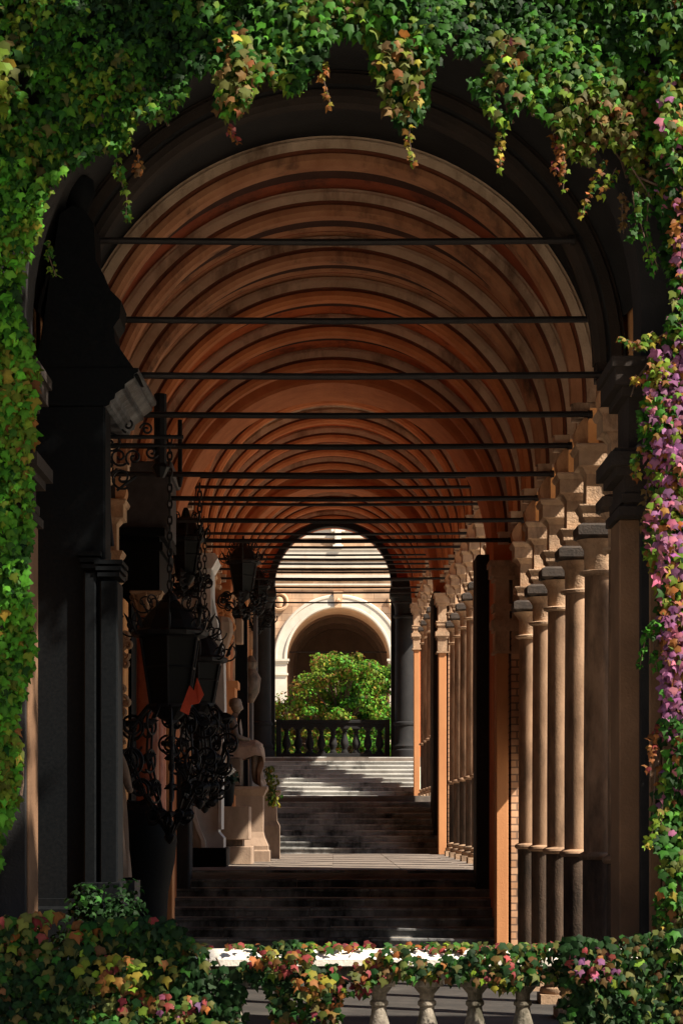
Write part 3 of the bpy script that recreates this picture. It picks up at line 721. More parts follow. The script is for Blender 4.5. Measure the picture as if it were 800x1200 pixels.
def cloth(path, v0, v1, side, amp, freq, th, rs, n=48, flare=0, drop=.16):
    """draped cloth following path (list of points), spanning side*v0..v1, with folds"""
    rr = random.Random(rs); m = MB(); path = [Vector(p) for p in path]; side = Vector(side)
    fine = []
    for i in range(len(path)-1):
        for u in (0, .2, .4, .6, .8): fine.append(path[i].lerp(path[i+1], u))
    fine.append(path[-1]); R_ = len(fine); ph = [rr.uniform(0, 6) for _ in range(3)]
    top = []; 
    for i, p in enumerate(fine):
        tn = (fine[min(i+1, R_-1)]-fine[max(i-1, 0)]).normalized(); nr = side.cross(tn).normalized(); u = i/(R_-1)
        for k in range(n+1):
            v = v0+(v1-v0)*k/n; s2 = abs(2*k/n-1)
            f = amp*(.35+.65*u)*(math.sin(freq*v*(1-.25*u)+ph[0]+2.2*u)+.55*math.sin(freq*2.1*v+ph[1]-3*u)+.3*math.sin(7*u+9*v+ph[2]))
            q = p+side*(v*(1+flare*u))+nr*(-f)-Vector((0, 0, 1))*((drop*s2**3*(1-u*.75))); top.append(q)
    W = n+1
    m.v = [tuple(q) for q in top]+[tuple(q-Vector((0, 0, th))-((path[-1]-path[0]).normalized()*0)) for q in top]
    B_ = len(top)
    for i in range(R_-1):
        for k in range(n):
            a = i*W+k; m.f += [(a, a+1, a+W+1, a+W), (B_+a, B_+a+W, B_+a+W+1, B_+a+1)]; m.m += [0, 0]
    for i in range(R_-1):
        a = i*W; m.f += [(a, a+W, B_+a+W, B_+a), (a+n, B_+a+n, B_+a+W+n, a+W+n)]; m.m += [0, 0]
    for k in range(n):
        a = k; c = (R_-1)*W+k; m.f += [(a, B_+a, B_+a+1, a+1), (c, c+1, B_+c+1, B_+c)]; m.m += [0, 0]
    return m
# seated draped statue on its pedestal
yz = 43.0; pt = Z_(922, yz)
t = thing('pedestal', 'tan stone pedestal flaring at the foot, carrying the seated draped statue', 'pedestal', (X_(292, yz), yz, F[1]))
b = MB(); b.square([(.40, F[1]), (.40, F[1]+.22), (.37, F[1]+.25), (.37, F[1]+.33), (.30, F[1]+.5), (.27, F[1]+.62), (.27, pt-.2), (.29, pt-.17), (.33, pt-.08), (.35, pt-.06), (.35, pt)], X_(292, yz)+.02, yz, ax=1.05, ay=1.6)
child(b, 'block', M['tan'], t)
t = thing('statue', 'seated bronze figure with cloth draped over the knees on the tan pedestal', 'statue', (X_(283, yz), yz, pt+.002))
J = dict(pelvis=(-.20,0,.72,.19,.2), belly=(-.22,0,.95,.17,.19), chest=(-.20,0,1.22,.18,.22), neck=(-.16,0,1.45,.075), headb=(-.12,0,1.56,.075),
 shL=(-.18,.24,1.34,.10), elL=(-.16,.34,1.02,.07), wrL=(.08,.26,.93,.045), haL=(.17,.22,.93,.05), shR=(-.18,-.24,1.34,.10), elR=(-.10,-.34,1.04,.07), wrR=(.12,-.22,.98,.045), haR=(.2,-.18,.99,.05),
 hpL=(-.12,.14,.72,.14), knL=(.32,.17,.78,.105), anL=(.36,.15,.12,.06), toL=(.50,.16,.04,.045), hpR=(-.12,-.14,.72,.14), knR=(.30,-.17,.80,.105), anR=(.28,-.15,.12,.06), toR=(.42,-.16,.04,.045))
E = [('pelvis','belly'),('belly','chest'),('chest','neck'),('neck','headb'),('chest','shL'),('shL','elL'),('elL','wrL'),('wrL','haL'),('chest','shR'),('shR','elR'),('elR','wrR'),('wrR','haR'),('pelvis','hpL'),('hpL','knL'),('knL','anL'),('anL','toL'),('pelvis','hpR'),('hpR','knR'),('knR','anR'),('anR','toR')]
figure('body', J, E, M['bronze'], t)
b = MB(); head_part(b, (-.10, 0, 1.67), .115, Vector((1, 0, 0))); b.build('head', M['bronze'], t, True)
b = MB(); b.lathe([(.03, -.02), (.125, .02), (.14, .1), (.11, .18), (.03, .21)], -.13, 0, 14); b.v = [(x, y, z+1.66) for x, y, z in b.v]; b.build('hair', M['bronze'], t, True)
b = cloth([(-.36, 0, .96), (-.15, 0, .93), (.10, 0, .94), (.30, 0, .96), (.42, 0, .88), (.44, 0, .70), (.38, 0, .45), (.40, 0, .2), (.46, 0, .05)], -.36, .36, (0, 1, 0), .040, 24, .025, 3, n=64, flare=-.12, drop=.42); b.build('draped_cloth', M['tanb'], t, True)
b = cloth([(-.02, 0, 1.42), (-.0, 0, 1.2), (.0, 0, 1.0)], -.25, .25, (0, 1, 0), .018, 26, .02, 5); b.build('tunic', M['bronze'], t, True)
b = MB(); b.box(-.55, .02, -.42, .42, 0, .60, bev=.03); b.build('seat_block', M['bronze'], t)
# standing draped statue partly behind the near black tomb
yz = 23.7
t = thing('statue', 'standing draped pale stone figure glimpsed behind the edge of the near black tomb', 'statue', (X_(139, yz)-.15, yz, Z_(1030, yz)))
J = dict(pelvis=(0,0,.92,.16,.13), belly=(0,0,1.1,.14,.12), chest=(0,0,1.3,.17,.13), neck=(0,0,1.5,.06), headb=(.01,0,1.58,.06), shL=(.17,0,1.4,.075), elL=(.25,-.06,1.15,.055), wrL=(.30,-.22,1.02,.038), haL=(.32,-.30,1.03,.04), shR=(-.17,0,1.4,.075), elR=(-.24,-.03,1.13,.055), wrR=(-.15,-.2,1.0,.038), haR=(-.09,-.26,1.02,.04),
 hpL=(.09,0,.88,.12), knL=(.10,-.04,.5,.085), anL=(.10,0,.09,.05), toL=(.12,-.14,.035,.04), hpR=(-.09,0,.88,.12), knR=(-.10,0,.5,.085), anR=(-.10,.02,.09,.05), toR=(-.12,-.12,.035,.04))
figure('body', J, E, M['tan'], t)
b = MB(); head_part(b, (.01, -.01, 1.68), .10, Vector((.3, -.95, 0))); b.build('head', M['tan'], t, True)
def robe(rs, r0, r1, z0, z1, n=64):
    rr = random.Random(rs); m = MB(); R_ = 24; ph = rr.uniform(0, 6)
    for i in range(R_+1):
        u = i/R_; z = z0+(z1-z0)*u
        for k in range(n):
            a = 2*PI*k/n; r = r0+(r1-r0)*u+.022*(1-u*.5)*(math.sin(11*a+2*u+ph)+.5*math.sin(23*a-4*u))-.03*math.sin(PI*u)*0
            m.v.append((r*math.cos(a)*1.05, r*math.sin(a)*.8, z))
    for i in range(R_):
        for k in range(n):
            j = (k+1) % n; m.f.append((i*n+k, i*n+j, (i+1)*n+j, (i+1)*n+k)); m.m.append(0)
    m.f.append(tuple(reversed(range(n)))); m.m.append(0); return m
robe(4, .27, .19, .02, 1.28).build('robe', M['tan'], t, True)
b = MB(); b.lathe([(.03, 1.62), (.115, 1.66), (.12, 1.76), (.08, 1.82), (.02, 1.84)], 0, .02, 14); b.build('hair', M['tan'], t, True)
t = thing('pedestal', 'dark stone pedestal with pale carved scrap under the standing figure', 'pedestal', (X_(139, yz)-.12, yz, 0))
b = MB(); b.square([(.36, 0), (.36, .2), (.3, .3), (.28, Z_(1062, yz)), (.34, Z_(1052, yz)), (.34, Z_(1032, yz))], X_(139, yz)-.12, yz); child(b, 'block', M['darkgrey'], t)
# black bell-shaped tomb cover and orange slab behind
yz = 26.0
t = tag(MB().lathe([(.52, 0), (.52, .3), (.40, Z_(1075, yz)), (.42, Z_(1045, yz)), (.50, Z_(1010, yz)), (.53, Z_(985, yz)), (.50, Z_(965, yz)), (.40, Z_(950, yz)), (.2, Z_(940, yz)), (.02, Z_(938, yz))], X_(168, yz)-.1, yz, 28).build('stone_urn', M['blackstone'], None, True), 'big smooth black stone urn below the largest lantern', 'urn')
t = tag(MB().box(X_(150, 29), X_(195, 29), 29, 29.4, 0, Z_(1012, 29), bev=.02).build('stone_slab', M['orange'], None), 'orange stone slab beside the left foot of the dark stairs', 'slab')
# small white candle lantern on an orange stone
yz = 27.2
t = thing('candle_lantern', 'small white candle lantern on an orange stone bracket', 'candle lantern', (X_(195, yz), yz, Z_(997, yz)))
b = MB(); z0 = Z_(997, yz); b.lathe([(.05, z0), (.065, z0+.02), (.06, z0+.05), (.055, z0+.1), (.06, z0+.2), (.055, z0+.24), (.035, z0+.25)], X_(195, yz), yz, 14); child(b, 'cup', M['white'], t, True)
b = MB(); b.lathe([(.065, z0+.25), (.07, z0+.265), (.03, z0+.30), (.01, z0+.33)], X_(195, yz), yz, 14); child(b, 'lid', M['white'], t, True)
t = tag(MB().box(X_(188, yz), X_(203, yz), yz-.1, yz+.25, Z_(1012, yz)-.9, Z_(997.2, yz), bev=.01).build('stone_post', M['orange'], None), 'short orange stone post under the white candle lantern', 'post')
# red cloth caught in the lantern scrolls
yz = 23.2; q = []
b = MB()
for pts in ([(211, 833), (221, 838), (228, 810), (222, 803)], [(224, 826), (233, 824), (239, 814), (231, 794), (228, 806)]):
    k = len(pts); vs = [Vector((X_(x, yz), yz+dy+.012*math.sin(x), Z_(y, yz))) for dy in (0, .02) for x, y in pts]
    b.add(vs, [tuple(range(k)), tuple(reversed(range(k, 2*k)))]+[(i, k+i, k+(i+1) % k, (i+1) % k) for i in range(k)])
t = tag(b.build('red_ribbon', M['redglass'], None), 'red ribbon hanging beside the largest black lantern', 'ribbon')
# white marble stele with curved foot
yz = 38.0
t = thing('marble_stele', 'tall pale marble stele with curved foot on a black base on the landing', 'stele', (X_(245, yz), yz, F[1]), 'tombs along the left wall')
def slab(poly, y0, y1):
    k = len(poly); m = MB(); vs = [(X_(x, yz), yy, Z_(y, yz)) for yy in (y0, y1) for x, y in poly]
    return m.add(vs, [tuple(range(k)), tuple(reversed(range(k, 2*k)))]+[(i, k+i, k+(i+1) % k, (i+1) % k) for i in range(k)])
child(slab([(205, 994), (262, 994), (262, 982), (256, 975), (255, 940), (258, 900), (263, 830), (262, 770), (249, 700), (249, 655), (205, 655)][::-1], 38.0, 38.8), 'body', M['greymarble'], t)
child(slab([(236, 994), (241, 994), (241, 985), (234, 968), (230, 955), (231, 905), (226, 905), (227, 960), (230, 972), (236, 984)], 37.93, 38.1), 'moulding', M['marble'], t)
child(slab([(256, 972), (259.5, 972), (260, 900), (264, 835), (261.5, 835), (256.5, 900)], 37.95, 38.85), 'edge_moulding', M['marble'], t)
child(slab([(232, 770), (248, 770), (248, 668), (232, 668)], 37.85, 38.5), 'pilaster', M['marble'], t)
child(slab([(224, 668), (249, 668), (256, 656), (253, 650), (224, 650)], 37.75, 38.9), 'cornice', M['marble'], t)
b = MB(); b.box(X_(205, yz), X_(266, yz), 37.8, 39, F[1], Z_(994, yz)+.01, bev=.02); child(b, 'base', M['blackstone'], t)
b = MB(); b.box(X_(212, yz), X_(226, yz), 37.4, 38, F[1], Z_(880, yz), bev=.02)
tag(b.build('stone_stele', M['orange'], None), 'narrow orange stone stele at the left edge of the pale marble one', 'stele')
# pale ball like finial
yz = 40.5
b = MB(); c_ = X_(258, yz); b.lathe([(.05, Z_(790, yz)), (.10, Z_(768, yz)), (.18, Z_(756, yz)), (.26, Z_(742, yz)), (.25, Z_(730, yz)), (.2, Z_(724, yz)), (.05, Z_(722, yz))], c_, yz, 9)
b.lathe([(.3, F[1]), (.3, F[1]+.3), (.16, F[1]+.5), (.14, Z_(790, yz)), (.06, Z_(788, yz))], c_-.02, yz, 12)
tag(b.build('draped_urn', M['tan'], None, False), 'pale rounded stone urn on a tall shaft behind the marble stele', 'urn')
# sarcophagus block and foot block
yz = 40.0
t = thing('sarcophagus', 'tan stone block with vertical stains on a lower footing before the statue pedestal', 'tomb', (X_(272, yz), yz, F[1]), 'tombs along the left wall')
b = MB(); b.box(X_(246, yz), X_(292, yz), 40, 41.1, Z_(984, yz), Z_(945, yz), bev=.012); child(b, 'chest', M['tan'], t)
b = MB(); b.box(X_(262, yz), X_(284, yz), 40.1, 41.0, Z_(993, yz)-.01, Z_(984, yz)+.003); child(b, 'neck', M['bronze'], t)
b = MB(); b.box(X_(255, yz), X_(295, yz), 39.9, 41.2, F[1], Z_(992, yz), bev=.012); child(b, 'footing', M['tan'], t)
t = thing('planter', 'black planter with dark leaves and white flowers on the tan tomb', 'planter', (X_(262, 40.5), 40.5, Z_(945, yz)))
b = MB(); b.lathe([(.16, 0), (.20, .1), (.22, .42), (.24, .45), (.22, .47)], 0, 0, 16); b.build('pot', M['blackstone'], t, True)
n = 160; d = rng.normal(0, 1, (n, 3)); d[:, 2] = abs(d[:, 2]); d /= np.linalg.norm(d, axis=1)[:, None]
leaves('foliage', d*np.array((.36, .3, .3))*rng.uniform(.3, 1, (n, 1))+np.array((0, 0, .46)), rng.uniform(.06, .14, n), d+rng.normal(0, .4, (n, 3)), rng.normal(0, 1, (n, 3)), np.tile((.012, .03, .015), (n, 1))*rng.uniform(.5, 1.6, (n, 1)), M['leaf'], t, 'oval')
for k in range(7):
    b = MB(); x, y, z = rnd.uniform(-.2, .25), rnd.uniform(-.3, -.1), rnd.uniform(.6, .75)
    for i in range(5):
        a = 2*PI*i/5; b.tube([(x, y, z), (x+.03*math.cos(a), y-.01, z+.03*math.sin(a)), (x+.05*math.cos(a), y, z+.05*math.sin(a))], [.006, .018, .004], 5)
    b.build('flower', M['white'], t)
# yellow flowers by the pedestal
t = thing('flower_bunch', 'bunch of yellow and green flowers hanging at the right side of the statue pedestal', 'flowers', (X_(309, 44), 44.0, Z_(925, 44)))
n = 260; u = rng.random(n); P = np.stack([.10+.12*rng.normal(0, .5, n)+.10*(1-u), rng.normal(0, .1, n), -.35+u*.85], 1)
leaves('foliage', P, rng.uniform(.05, .1, n), rng.normal(0, 1, (n, 3))+np.array((0, -1, .3)), rng.normal(0, .6, (n, 3))+np.array((0, 0, -1)), palette(n, dict(ol=4, g=2, yg=2, y=3), rng.random(n)), M['leaf'], t, 'oval')
b = MB(); b.tube([(.1, 0, -.35), (.12, 0, 0), (.05, 0, .4)], .012, 5); b.build('stalk', M['stem'], t)
t = tag(MB().square([(.30, F[1]), (.30, Z_(968, 45.5)), (.24, Z_(962, 45.5)), (.22, Z_(935, 45.5)), (.32, Z_(930, 45.5)), (.32, Z_(926, 45.5))], X_(312, 45.5), 45.5).build('stone_block', M['tan'], None), 'low stone block behind the yellow flowers', 'block')
# farther tombs
yz = 46.5
t = thing('obelisk', 'slim black granite obelisk under the distant lantern', 'obelisk', (X_(283, yz), yz, F[1]), 'tombs along the left wall')
b = MB(); b.square([(.34, F[1]), (.34, F[1]+.5), (.22, F[1]+.6), (.16, F[1]+1.0), (.13, Z_(712, yz)), (.02, Z_(700, yz))], X_(283, yz), yz); child(b, 'shaft', M['blackstone'], t)
b = MB(); b.square([(.15, Z_(726, yz)), (.20, Z_(722, yz)), (.20, Z_(716, yz)), (.15, Z_(712, yz))], X_(283, yz), yz); child(b, 'collar', M['blackstone'], t)
yz = 45.0
t = thing('wall_tomb', 'reddish stone tomb with carved garlands between the marble stele and the obelisk', 'tomb', (X_(262, yz), yz, F[1]), 'tombs along the left wall')
b = MB(); b.box(-3.05, X_(276, yz), 45, 45.8, F[1], Z_(800, yz), bev=.02); b.box(-3.05, X_(268, yz), 45.1, 45.8, Z_(800, yz), Z_(752, yz), bev=.02); b.box(-3.05, X_(279, yz), 44.92, 45.9, Z_(806, yz), Z_(798, yz)); child(b, 'body', M['orange'], t)
b = MB(); b.box(X_(276, yz)-.02, X_(284, yz), 45.1, 45.6, Z_(753, yz), Z_(724, yz), bev=.02); child(b, 'corner_panel', M['tan'], t)
b = MB()
for i in range(26):
    x, y = rnd.uniform(250, 272), rnd.uniform(700, 750); b.tube(spiral((X_(x, yz), 45.05, Z_(y, yz)), X1, Z3, rnd.uniform(.05, .13), 1.1, rnd.uniform(0, 6), 14), .035, 6)
child(b, 'garland', M['orange'], t, True)
b = MB(); b.box(-3.05, X_(270, yz), 45.12, 45.7, Z_(752, yz), Z_(690, yz)); child(b, 'back_panel', M['plasterL'], t)
yz = 52.0
t = thing('wall_tomb', 'narrow tan stone tomb just left of the dark end column', 'tomb', (X_(297, yz), yz, F[1]), 'tombs along the left wall')
b = MB(); b.box(X_(286, yz), X_(296, yz), 49, 49.6, F[1], Z_(715, yz), bev=.02); child(b, 'pilaster', M['orange'], t)
b = MB(); b.box(X_(284, yz), X_(300, yz), 49.8, 50.4, F[1], Z_(800, yz), bev=.02); b.box(X_(300, yz), X_(305, yz), 49.9, 50.3, Z_(805, yz), Z_(730, yz), bev=.02); child(b, 'body', M['darkgrey'], t)
b = MB(); b.lathe([(.06, Z_(832, yz)), (.2, Z_(820, yz)), (.24, Z_(805, yz)), (.12, Z_(795, yz)), (.16, Z_(788, yz)), (.05, Z_(780, yz))], X_(300, yz), 48.8, 14); child(b, 'urn', M['bronze'], t, True)
# carved reliefs on the wall between near tomb and second tomb (orange console)
yz = 25.6
t = thing('wall_tomb', 'ochre stone tomb with carved figures, a narrow strip behind the near black tomb', 'tomb', (-2.8, yz, 0), 'tombs along the left wall')
b = MB(); b.box(-3.05, X_(146, yz), yz, yz+.5, 0, Z_(700, yz), bev=.02); child(b, 'body', M['plaster'], t)
b = MB()
for i in range(16):
    x, y = rnd.uniform(138, 152), rnd.uniform(740, 870); b.tube(spiral((X_(x, yz), yz-.05, Z_(y, yz)), X1, Z3, rnd.uniform(.03, .08), 1.1, rnd.uniform(0, 6), 12), .03, 6)
child(b, 'carving', M['sand_light'], t, True)
# ------------------------------------------------------------ far balustrade and near balustrade
def balustrade(name, label, xs, y, z0, h, x0, x1, bm, rm, wid=.3, br=.105, posts=True, slope=False, group=None):
    t = thing(name, label, 'balustrade', (0, y, z0), group)
    b = MB()
    if slope:
        hw = wid/2
        pr = [(-hw, h-.125), (hw, h-.125), (hw, h-.06), (hw-.10, h), (-hw+.13, h), (-hw+.015, h-.055), (-hw, h-.07)]
        vs = [(x, yy, zz) for x in (x0, x1) for yy, zz in pr]; n = len(pr)
        b.add(vs, [tuple(reversed(range(n))), tuple(range(n, 2*n))]+[(i, (i+1) % n, n+(i+1) % n, n+i) for i in range(n)])
    else: b.box(x0, x1, -wid/2, wid/2, h-.12, h, bev=.02)
    b.build('top_rail', rm, t)
    b = MB(); b.box(x0, x1, -wid*.36, wid*.36, h-.25, h-.125)
    b.build('under_rail', bm, t)
    b = MB(); b.box(x0, x1, -wid/2, wid/2, 0, .16, bev=.01); b.build('plinth', bm, t)
    H = h-.25-.16; q = MB()
    p = [(br*.9, 0), (br*.9, .06), (br*.7, .08), (br*.75, .11), (br*.5, .14), (br*.55, .18), (br*.95, .30), (br*1.0, .38), (br*.85, .50), (br*.55, .66), (br*.48, .74), (br*.62, .76), (br*.62, .79), (br*.48, .81), (br*.5, .86), (br*.85, .92), (br*.9, .94)]
    q.lathe([(r_, .16+zz*H) for r_, zz in p], 0, 0, 18); q.square([(br*1.05, .16+.94*H), (br*1.05, .16+H)], 0, 0); q.square([(br*1.0, .155), (br*1.0, .16+.03*H)], 0, 0)
    o = q.build('baluster', bm, t, True); o.location = (xs[0], 0, 0)
    for x in xs[1:]:
        c = o.copy(); S.collection.objects.link(c); c.parent = t; c.location = (x, 0, 0)
    return t
xs_near = [(-2.0+.402*i) for i in range(-5, 11)]
xs_near = [.386+.402*i for i in range(-11, 10)]
balustrade('near_balustrade', 'pale cream balustrade half buried in ivy across the foot of the picture', xs_near, 17.2, 0, 1.3, -4.4, 4.4, M['balu'], M['cream'], .42, .125, slope=True)
t = balustrade('terrace_balustrade', 'dark stone balustrade on the far terrace in front of the bushy tree', [-1.62+.405*i for i in range(9)], 71.45, 4.5, 1.33, -1.95, 1.95, M['soot'], M['soot'], .34, .15)
for sx in (-1, 1):
    b = MB(); x0, x1 = sorted((sx*1.98, sx*1.80)); b.box(x0, x1, -.18, .18, 0, 1.345, bev=.01)
    b.build('end_post', M['soot'], t)

# ------------------------------------------------------------ far building
fb = thing('far_portal_building', 'sunlit cream and peach building with a great round arch behind the tree', 'building', (0, 95, 4.2))
def fpart(mb, name, mats, smooth=False):
    o = mb.build(name, mats, fb, smooth); o.location = -Vector((0, 95, 4.2)); return o
fx = .24; fz = EYE+7.39; R = 2.39
b = MB(); b.archwall(-16, 16, 4.0, 20, fx, R, fz, 95, 98.2, n=48, ms=1)
fpart(b, 'wall', [M['fblock'], M['fpeach']])
b = MB(); b.arc([(R+.60, 94.93), (R+.55, 94.86), (R+.46, 94.86), (R+.44, 94.9), (R+.12, 94.9), (R+.1, 94.84), (R+.02, 94.84), (R-.015, 94.88), (R-.015, 95.02), (R+.60, 95.02)], fx, fz, n=64)
for sx in (-1, 1):
    x0, x1 = sorted((fx+sx*(R-.01), fx+sx*(R+.6))); b.box(x0, x1, 94.9, 95.1, 4.0, fz-.75)
fpart(b, 'archivolt', M['fcream'], True)
for sx in (-1, 1):
    b = MB()
    for z0, z1, e in ((fz-.75, fz-.66, .06), (fz-.66, fz-.2, .0), (fz-.2, fz-.1, .06), (fz-.1, fz, .11)):
        x0, x1 = sorted((fx+sx*(R-.02-e), fx+sx*(R+.62+e))); b.box(x0, x1, 94.88-e, 95.12, z0, z1)
    fpart(b, 'impost', M['fcream'])
b = MB(); b.add([(fx-.15, 94.75, fz+R-.02), (fx+.15, 94.75, fz+R-.02), (fx+.22, 94.75, fz+R+.72), (fx-.22, 94.75, fz+R+.72), (fx-.15, 95.0, fz+R-.02), (fx+.15, 95.0, fz+R-.02), (fx+.22, 95.0, fz+R+.72), (fx-.22, 95.0, fz+R+.72)], [(0,1,2,3), (7,6,5,4), (0,4,5,1), (1,5,6,2), (2,6,7,3), (3,7,4,0)])
b.lathe([(.05, fz+R+.2), (.12, fz+R+.3), (.05, fz+R+.42)], fx, 94.74, 12)
fpart(b, 'keystone', M['fpeach'])
for sx in (-1, 1):
    b = MB(); cx = fx+sx*2.72; cz = EYE+10.05
    b2 = MB()
    b.arc([(.44, 94.98), (.44, 94.84), (.36, 94.80), (.30, 94.88), (.30, 94.98)], cx, cz, 0, 2*PI, 32)
    b.lathe([(.0, -.3), (.12, -.25), (.17, -.1), (.19, .02), (.15, .16), (.0, .24)], 0, 0, 14)
    n0 = 0
    vv = b.v; k = len(vv)-6*14
    for i in range(k, len(vv)): vv[i] = (vv[i][0]+cx, vv[i][1]*.8+94.9, vv[i][2]+cz)
    fpart(b, 'medallion', M['fpeach'], True)
b = MB()
for z0, z1, e, mi in ((10.62, 10.80, .10, 0), (10.80, 10.88, .2, 1), (11.0, 11.12, .12, 1), (11.15, 11.3, .06, 1), (11.62, 11.72, .22, 1), (11.72, 11.90, .12, 1), (12.0, 12.10, .34, 1), (12.10, 12.45, .2, 1), (12.45, 12.55, .30, 1), (13.0, 13.4, .10, 1), (13.4, 13.5, .25, 1)):
    e *= .55; b.box(-16-e, 16+e, 95-e, 95.02, EYE+z0, EYE+z1, mi)
fpart(b, 'cornice', [M['fpeach'], M['fcream']])
b = MB(); b.box(fx-.15, fx+.15, 94.72, 94.98, EYE+12.55, EYE+13.6); b.box(fx-.32, fx+.32, 94.74, 94.96, EYE+13.28, EYE+13.40); b.box(fx-.24, fx+.24, 94.7, 94.99, EYE+12.56, EYE+12.66)
fpart(b, 'stone_cross', M['cream'])
b = MB()   # vaulted passage behind the arch
for y, r in ((98.2, 2.30), (100.4, 2.2), (102.6, 2.12)):
    b.archwall(-3.5, 3.5+.5, 4.0, 14, fx, r, fz, y, y+.5, n=32)
b.arc([(2.42, 98.1), (2.42, 104)], fx, fz, n=32, mi=[0], closed=False)
b.box(-4, 4.5, 104, 104.3, 4, 14); b.box(-3.6, -3.3, 98.2, 104, 4, 14); b.box(3.7, 4.0, 98.2, 104, 4, 14)
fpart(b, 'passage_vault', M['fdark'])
b = MB(); b.tube([(fx-R, 97.9, EYE+7.95), (fx+R, 97.9, EYE+7.95)], .03, 8); fpart(b, 'tie_rod', M['rod'])
b = MB(); b.box(-16.5, 16.5, 94.4, 104.5, 19.9, 20.2); b.box(-16, -15.6, 98.2, 104, 4, 20); b.box(15.6, 16, 98.2, 104, 4, 20)
fpart(b, 'roof', M['roof'])

def px(x, s): return (x-390)/s
def pz(y, s): return EYE+(959-y)/s
def facade_ivy(name, label, inside, x0, x1, z0, z1, Y, dens, weights, thick=.30, size=(.060, .108), seed=0, parent=None, gap=.22, cat='ivy', nb=(0, -1, .35), mix=None):
    t = thing(name, label, cat, ((x0+x1)/2, Y, z0))
    n = int((x1-x0)*(z1-z0)*dens)
    X = rng.uniform(x0, x1, n); Z = rng.uniform(z0, z1, n)
    keep = np.array([inside(a, b_) for a, b_ in zip(X, Z)])
    hole = vnoise(X, Z, 2.6, seed)+rng.normal(0, .08, n)
    keep &= hole > gap
    X = X[keep]; Z = Z[keep]; n = len(X)
    bul = vnoise(X, Z, 1.5, seed+3)
    Yv = Y-bul*thick-rng.uniform(0, .14, n)
    sz = (size[0]*.75+(size[1]-size[0]*.75)*rng.random(n)**.9)*(.7+.6*vnoise(X, Z, .9, seed+5))
    nr = np.array(nb)[None]+rng.normal(0, .33, (n, 3)); dn = np.array((0, -.25, -1))[None]+rng.normal(0, .35, (n, 3))
    col = palette(n, weights, vnoise(X, Z, 1.1, seed+1)*.8+.2*vnoise(X, Z, 4, seed+2))
    if mix:      # a second colouring of the creeper over part of its height
        c2 = palette(n, mix[0], vnoise(X, Z, 1.3, seed+7)); k = rng.random(n) < mix[1](X, Z); col[k] = c2[k]
    o = leaves('leaves', np.stack([X, Yv, Z], 1), sz, nr, dn, col, M['leaf'], t); o.location = -t.location
    # woody stems under the leaves
    b = MB()
    for k in range(int(8+(x1-x0)*3)):
        x = rnd.uniform(x0, x1); z = z0+(z1-z0)*rnd.random()*.3; pts = []
        for j in range(60):
            if not inside(x, z):
                if len(pts) > 2: break
                z += .08; continue
            pts.append((x, Y-.02-.05*rnd.random(), z)); z += .1; x += rnd.uniform(-.06, .06)
            if z > z1: break
        if len(pts) > 3:
            q = MB().tube(pts, [.014*(1-.6*i/len(pts)) for i in range(len(pts))], 5).build('stem', M['stem'], t); q.location = -t.location
    return t
def trail(t, pts, Y, weights, size=.05, n=26):
    """a hanging shoot with small leaves"""
    b = MB(); P = [(x, Y+rnd.uniform(-.03, .03), z) for x, z in pts]; b.tube(P, .005, 4)
    o = b.build('trailing_shoot', M['stem'], t); o.location = -t.location
    pos = []
    for i in range(n):
        u = rnd.random()*(len(P)-1); k = int(u); f = u-k
        a = Vector(P[k]).lerp(Vector(P[min(k+1, len(P)-1)]), f); pos.append((a.x+rnd.uniform(-.035, .035), a.y+rnd.uniform(-.03, .03), a.z))
    pos = np.array(pos); n_ = len(pos)
    l = leaves('shoot_leaves', pos, rng.uniform(size*.6, size*1.3, n_), np.array((0, -1, .4))[None]+rng.normal(0, .4, (n_, 3)), np.array((0, 0, -1))[None]+rng.normal(0, .5, (n_, 3)), palette(n_, weights, rng.random(n_)), M['leaf'], o)
    l.location = (0, 0, 0)

SF = 2400/18.3       # px per metre on the façade plane, used to read the outline of the ivy
def interp(tab, v):
    return np.interp(v, [a for a, _ in tab], [b_ for _, b_ in tab])
TOPB = [(-60,330),(0,300),(40,230),(75,205),(115,188),(150,185),(165,150),(190,158),(215,140),(225,100),(250,95),(255,145),(272,150),(295,125),(310,92),(325,112),(350,115),(380,75),(400,45),(425,55),(435,85),(455,120),(468,150),(480,150),(495,145),(505,95),(520,60),(540,80),(555,120),(565,140),(585,160),(600,150),(615,130),(645,155),(665,185),(690,200),(705,172),(725,185),(745,235),(765,250),(800,260),(870,260)]
LEFTB = [(0,400),(190,90),(240,62),(290,48),(330,32),(360,26),(400,42),(440,50),(500,48),(560,46),(620,44),(680,40),(740,46),(780,44),(830,28),(880,32),(930,30),(960,18),(990,8),(1060,0),(1200,-10)]
RIGHTB = [(0,770),(120,768),(200,755),(250,762),(300,770),(350,778),(400,772),(430,752),(500,744),(545,748),(590,758),(620,750),(650,752),(700,762),(760,768),(800,766),(860,768),(930,762),(980,758),(1020,764),(1080,758),(1200,750)]
def pxy(X, Z): return 390+X*SF, 959-(Z-EYE)*SF
def in_top(X, Z):
    x, y = pxy(X, Z); return y < interp(TOPB, x)-4 and x < 772
def in_left(X, Z):
    x, y = pxy(X, Z); return x < interp(LEFTB, y)-4 and (x <= 34 or y > interp(TOPB, x)-4)
def in_right(X, Z):
    x, y = pxy(X, Z); return x > interp(RIGHTB, y)+3
XL, XR, ZT = -5.6, 5.8, pz(-130, SF)
tv = facade_ivy('wall_ivy', 'thick green ivy curtain hanging over the top of the arch', in_top, -5.6, px(780, SF), pz(335, SF), ZT, 18.42, 1400, dict(dg=3, g=6, bg=3.5, yg=2.6, ol=2.2, br=.4, o=.08), seed=1)
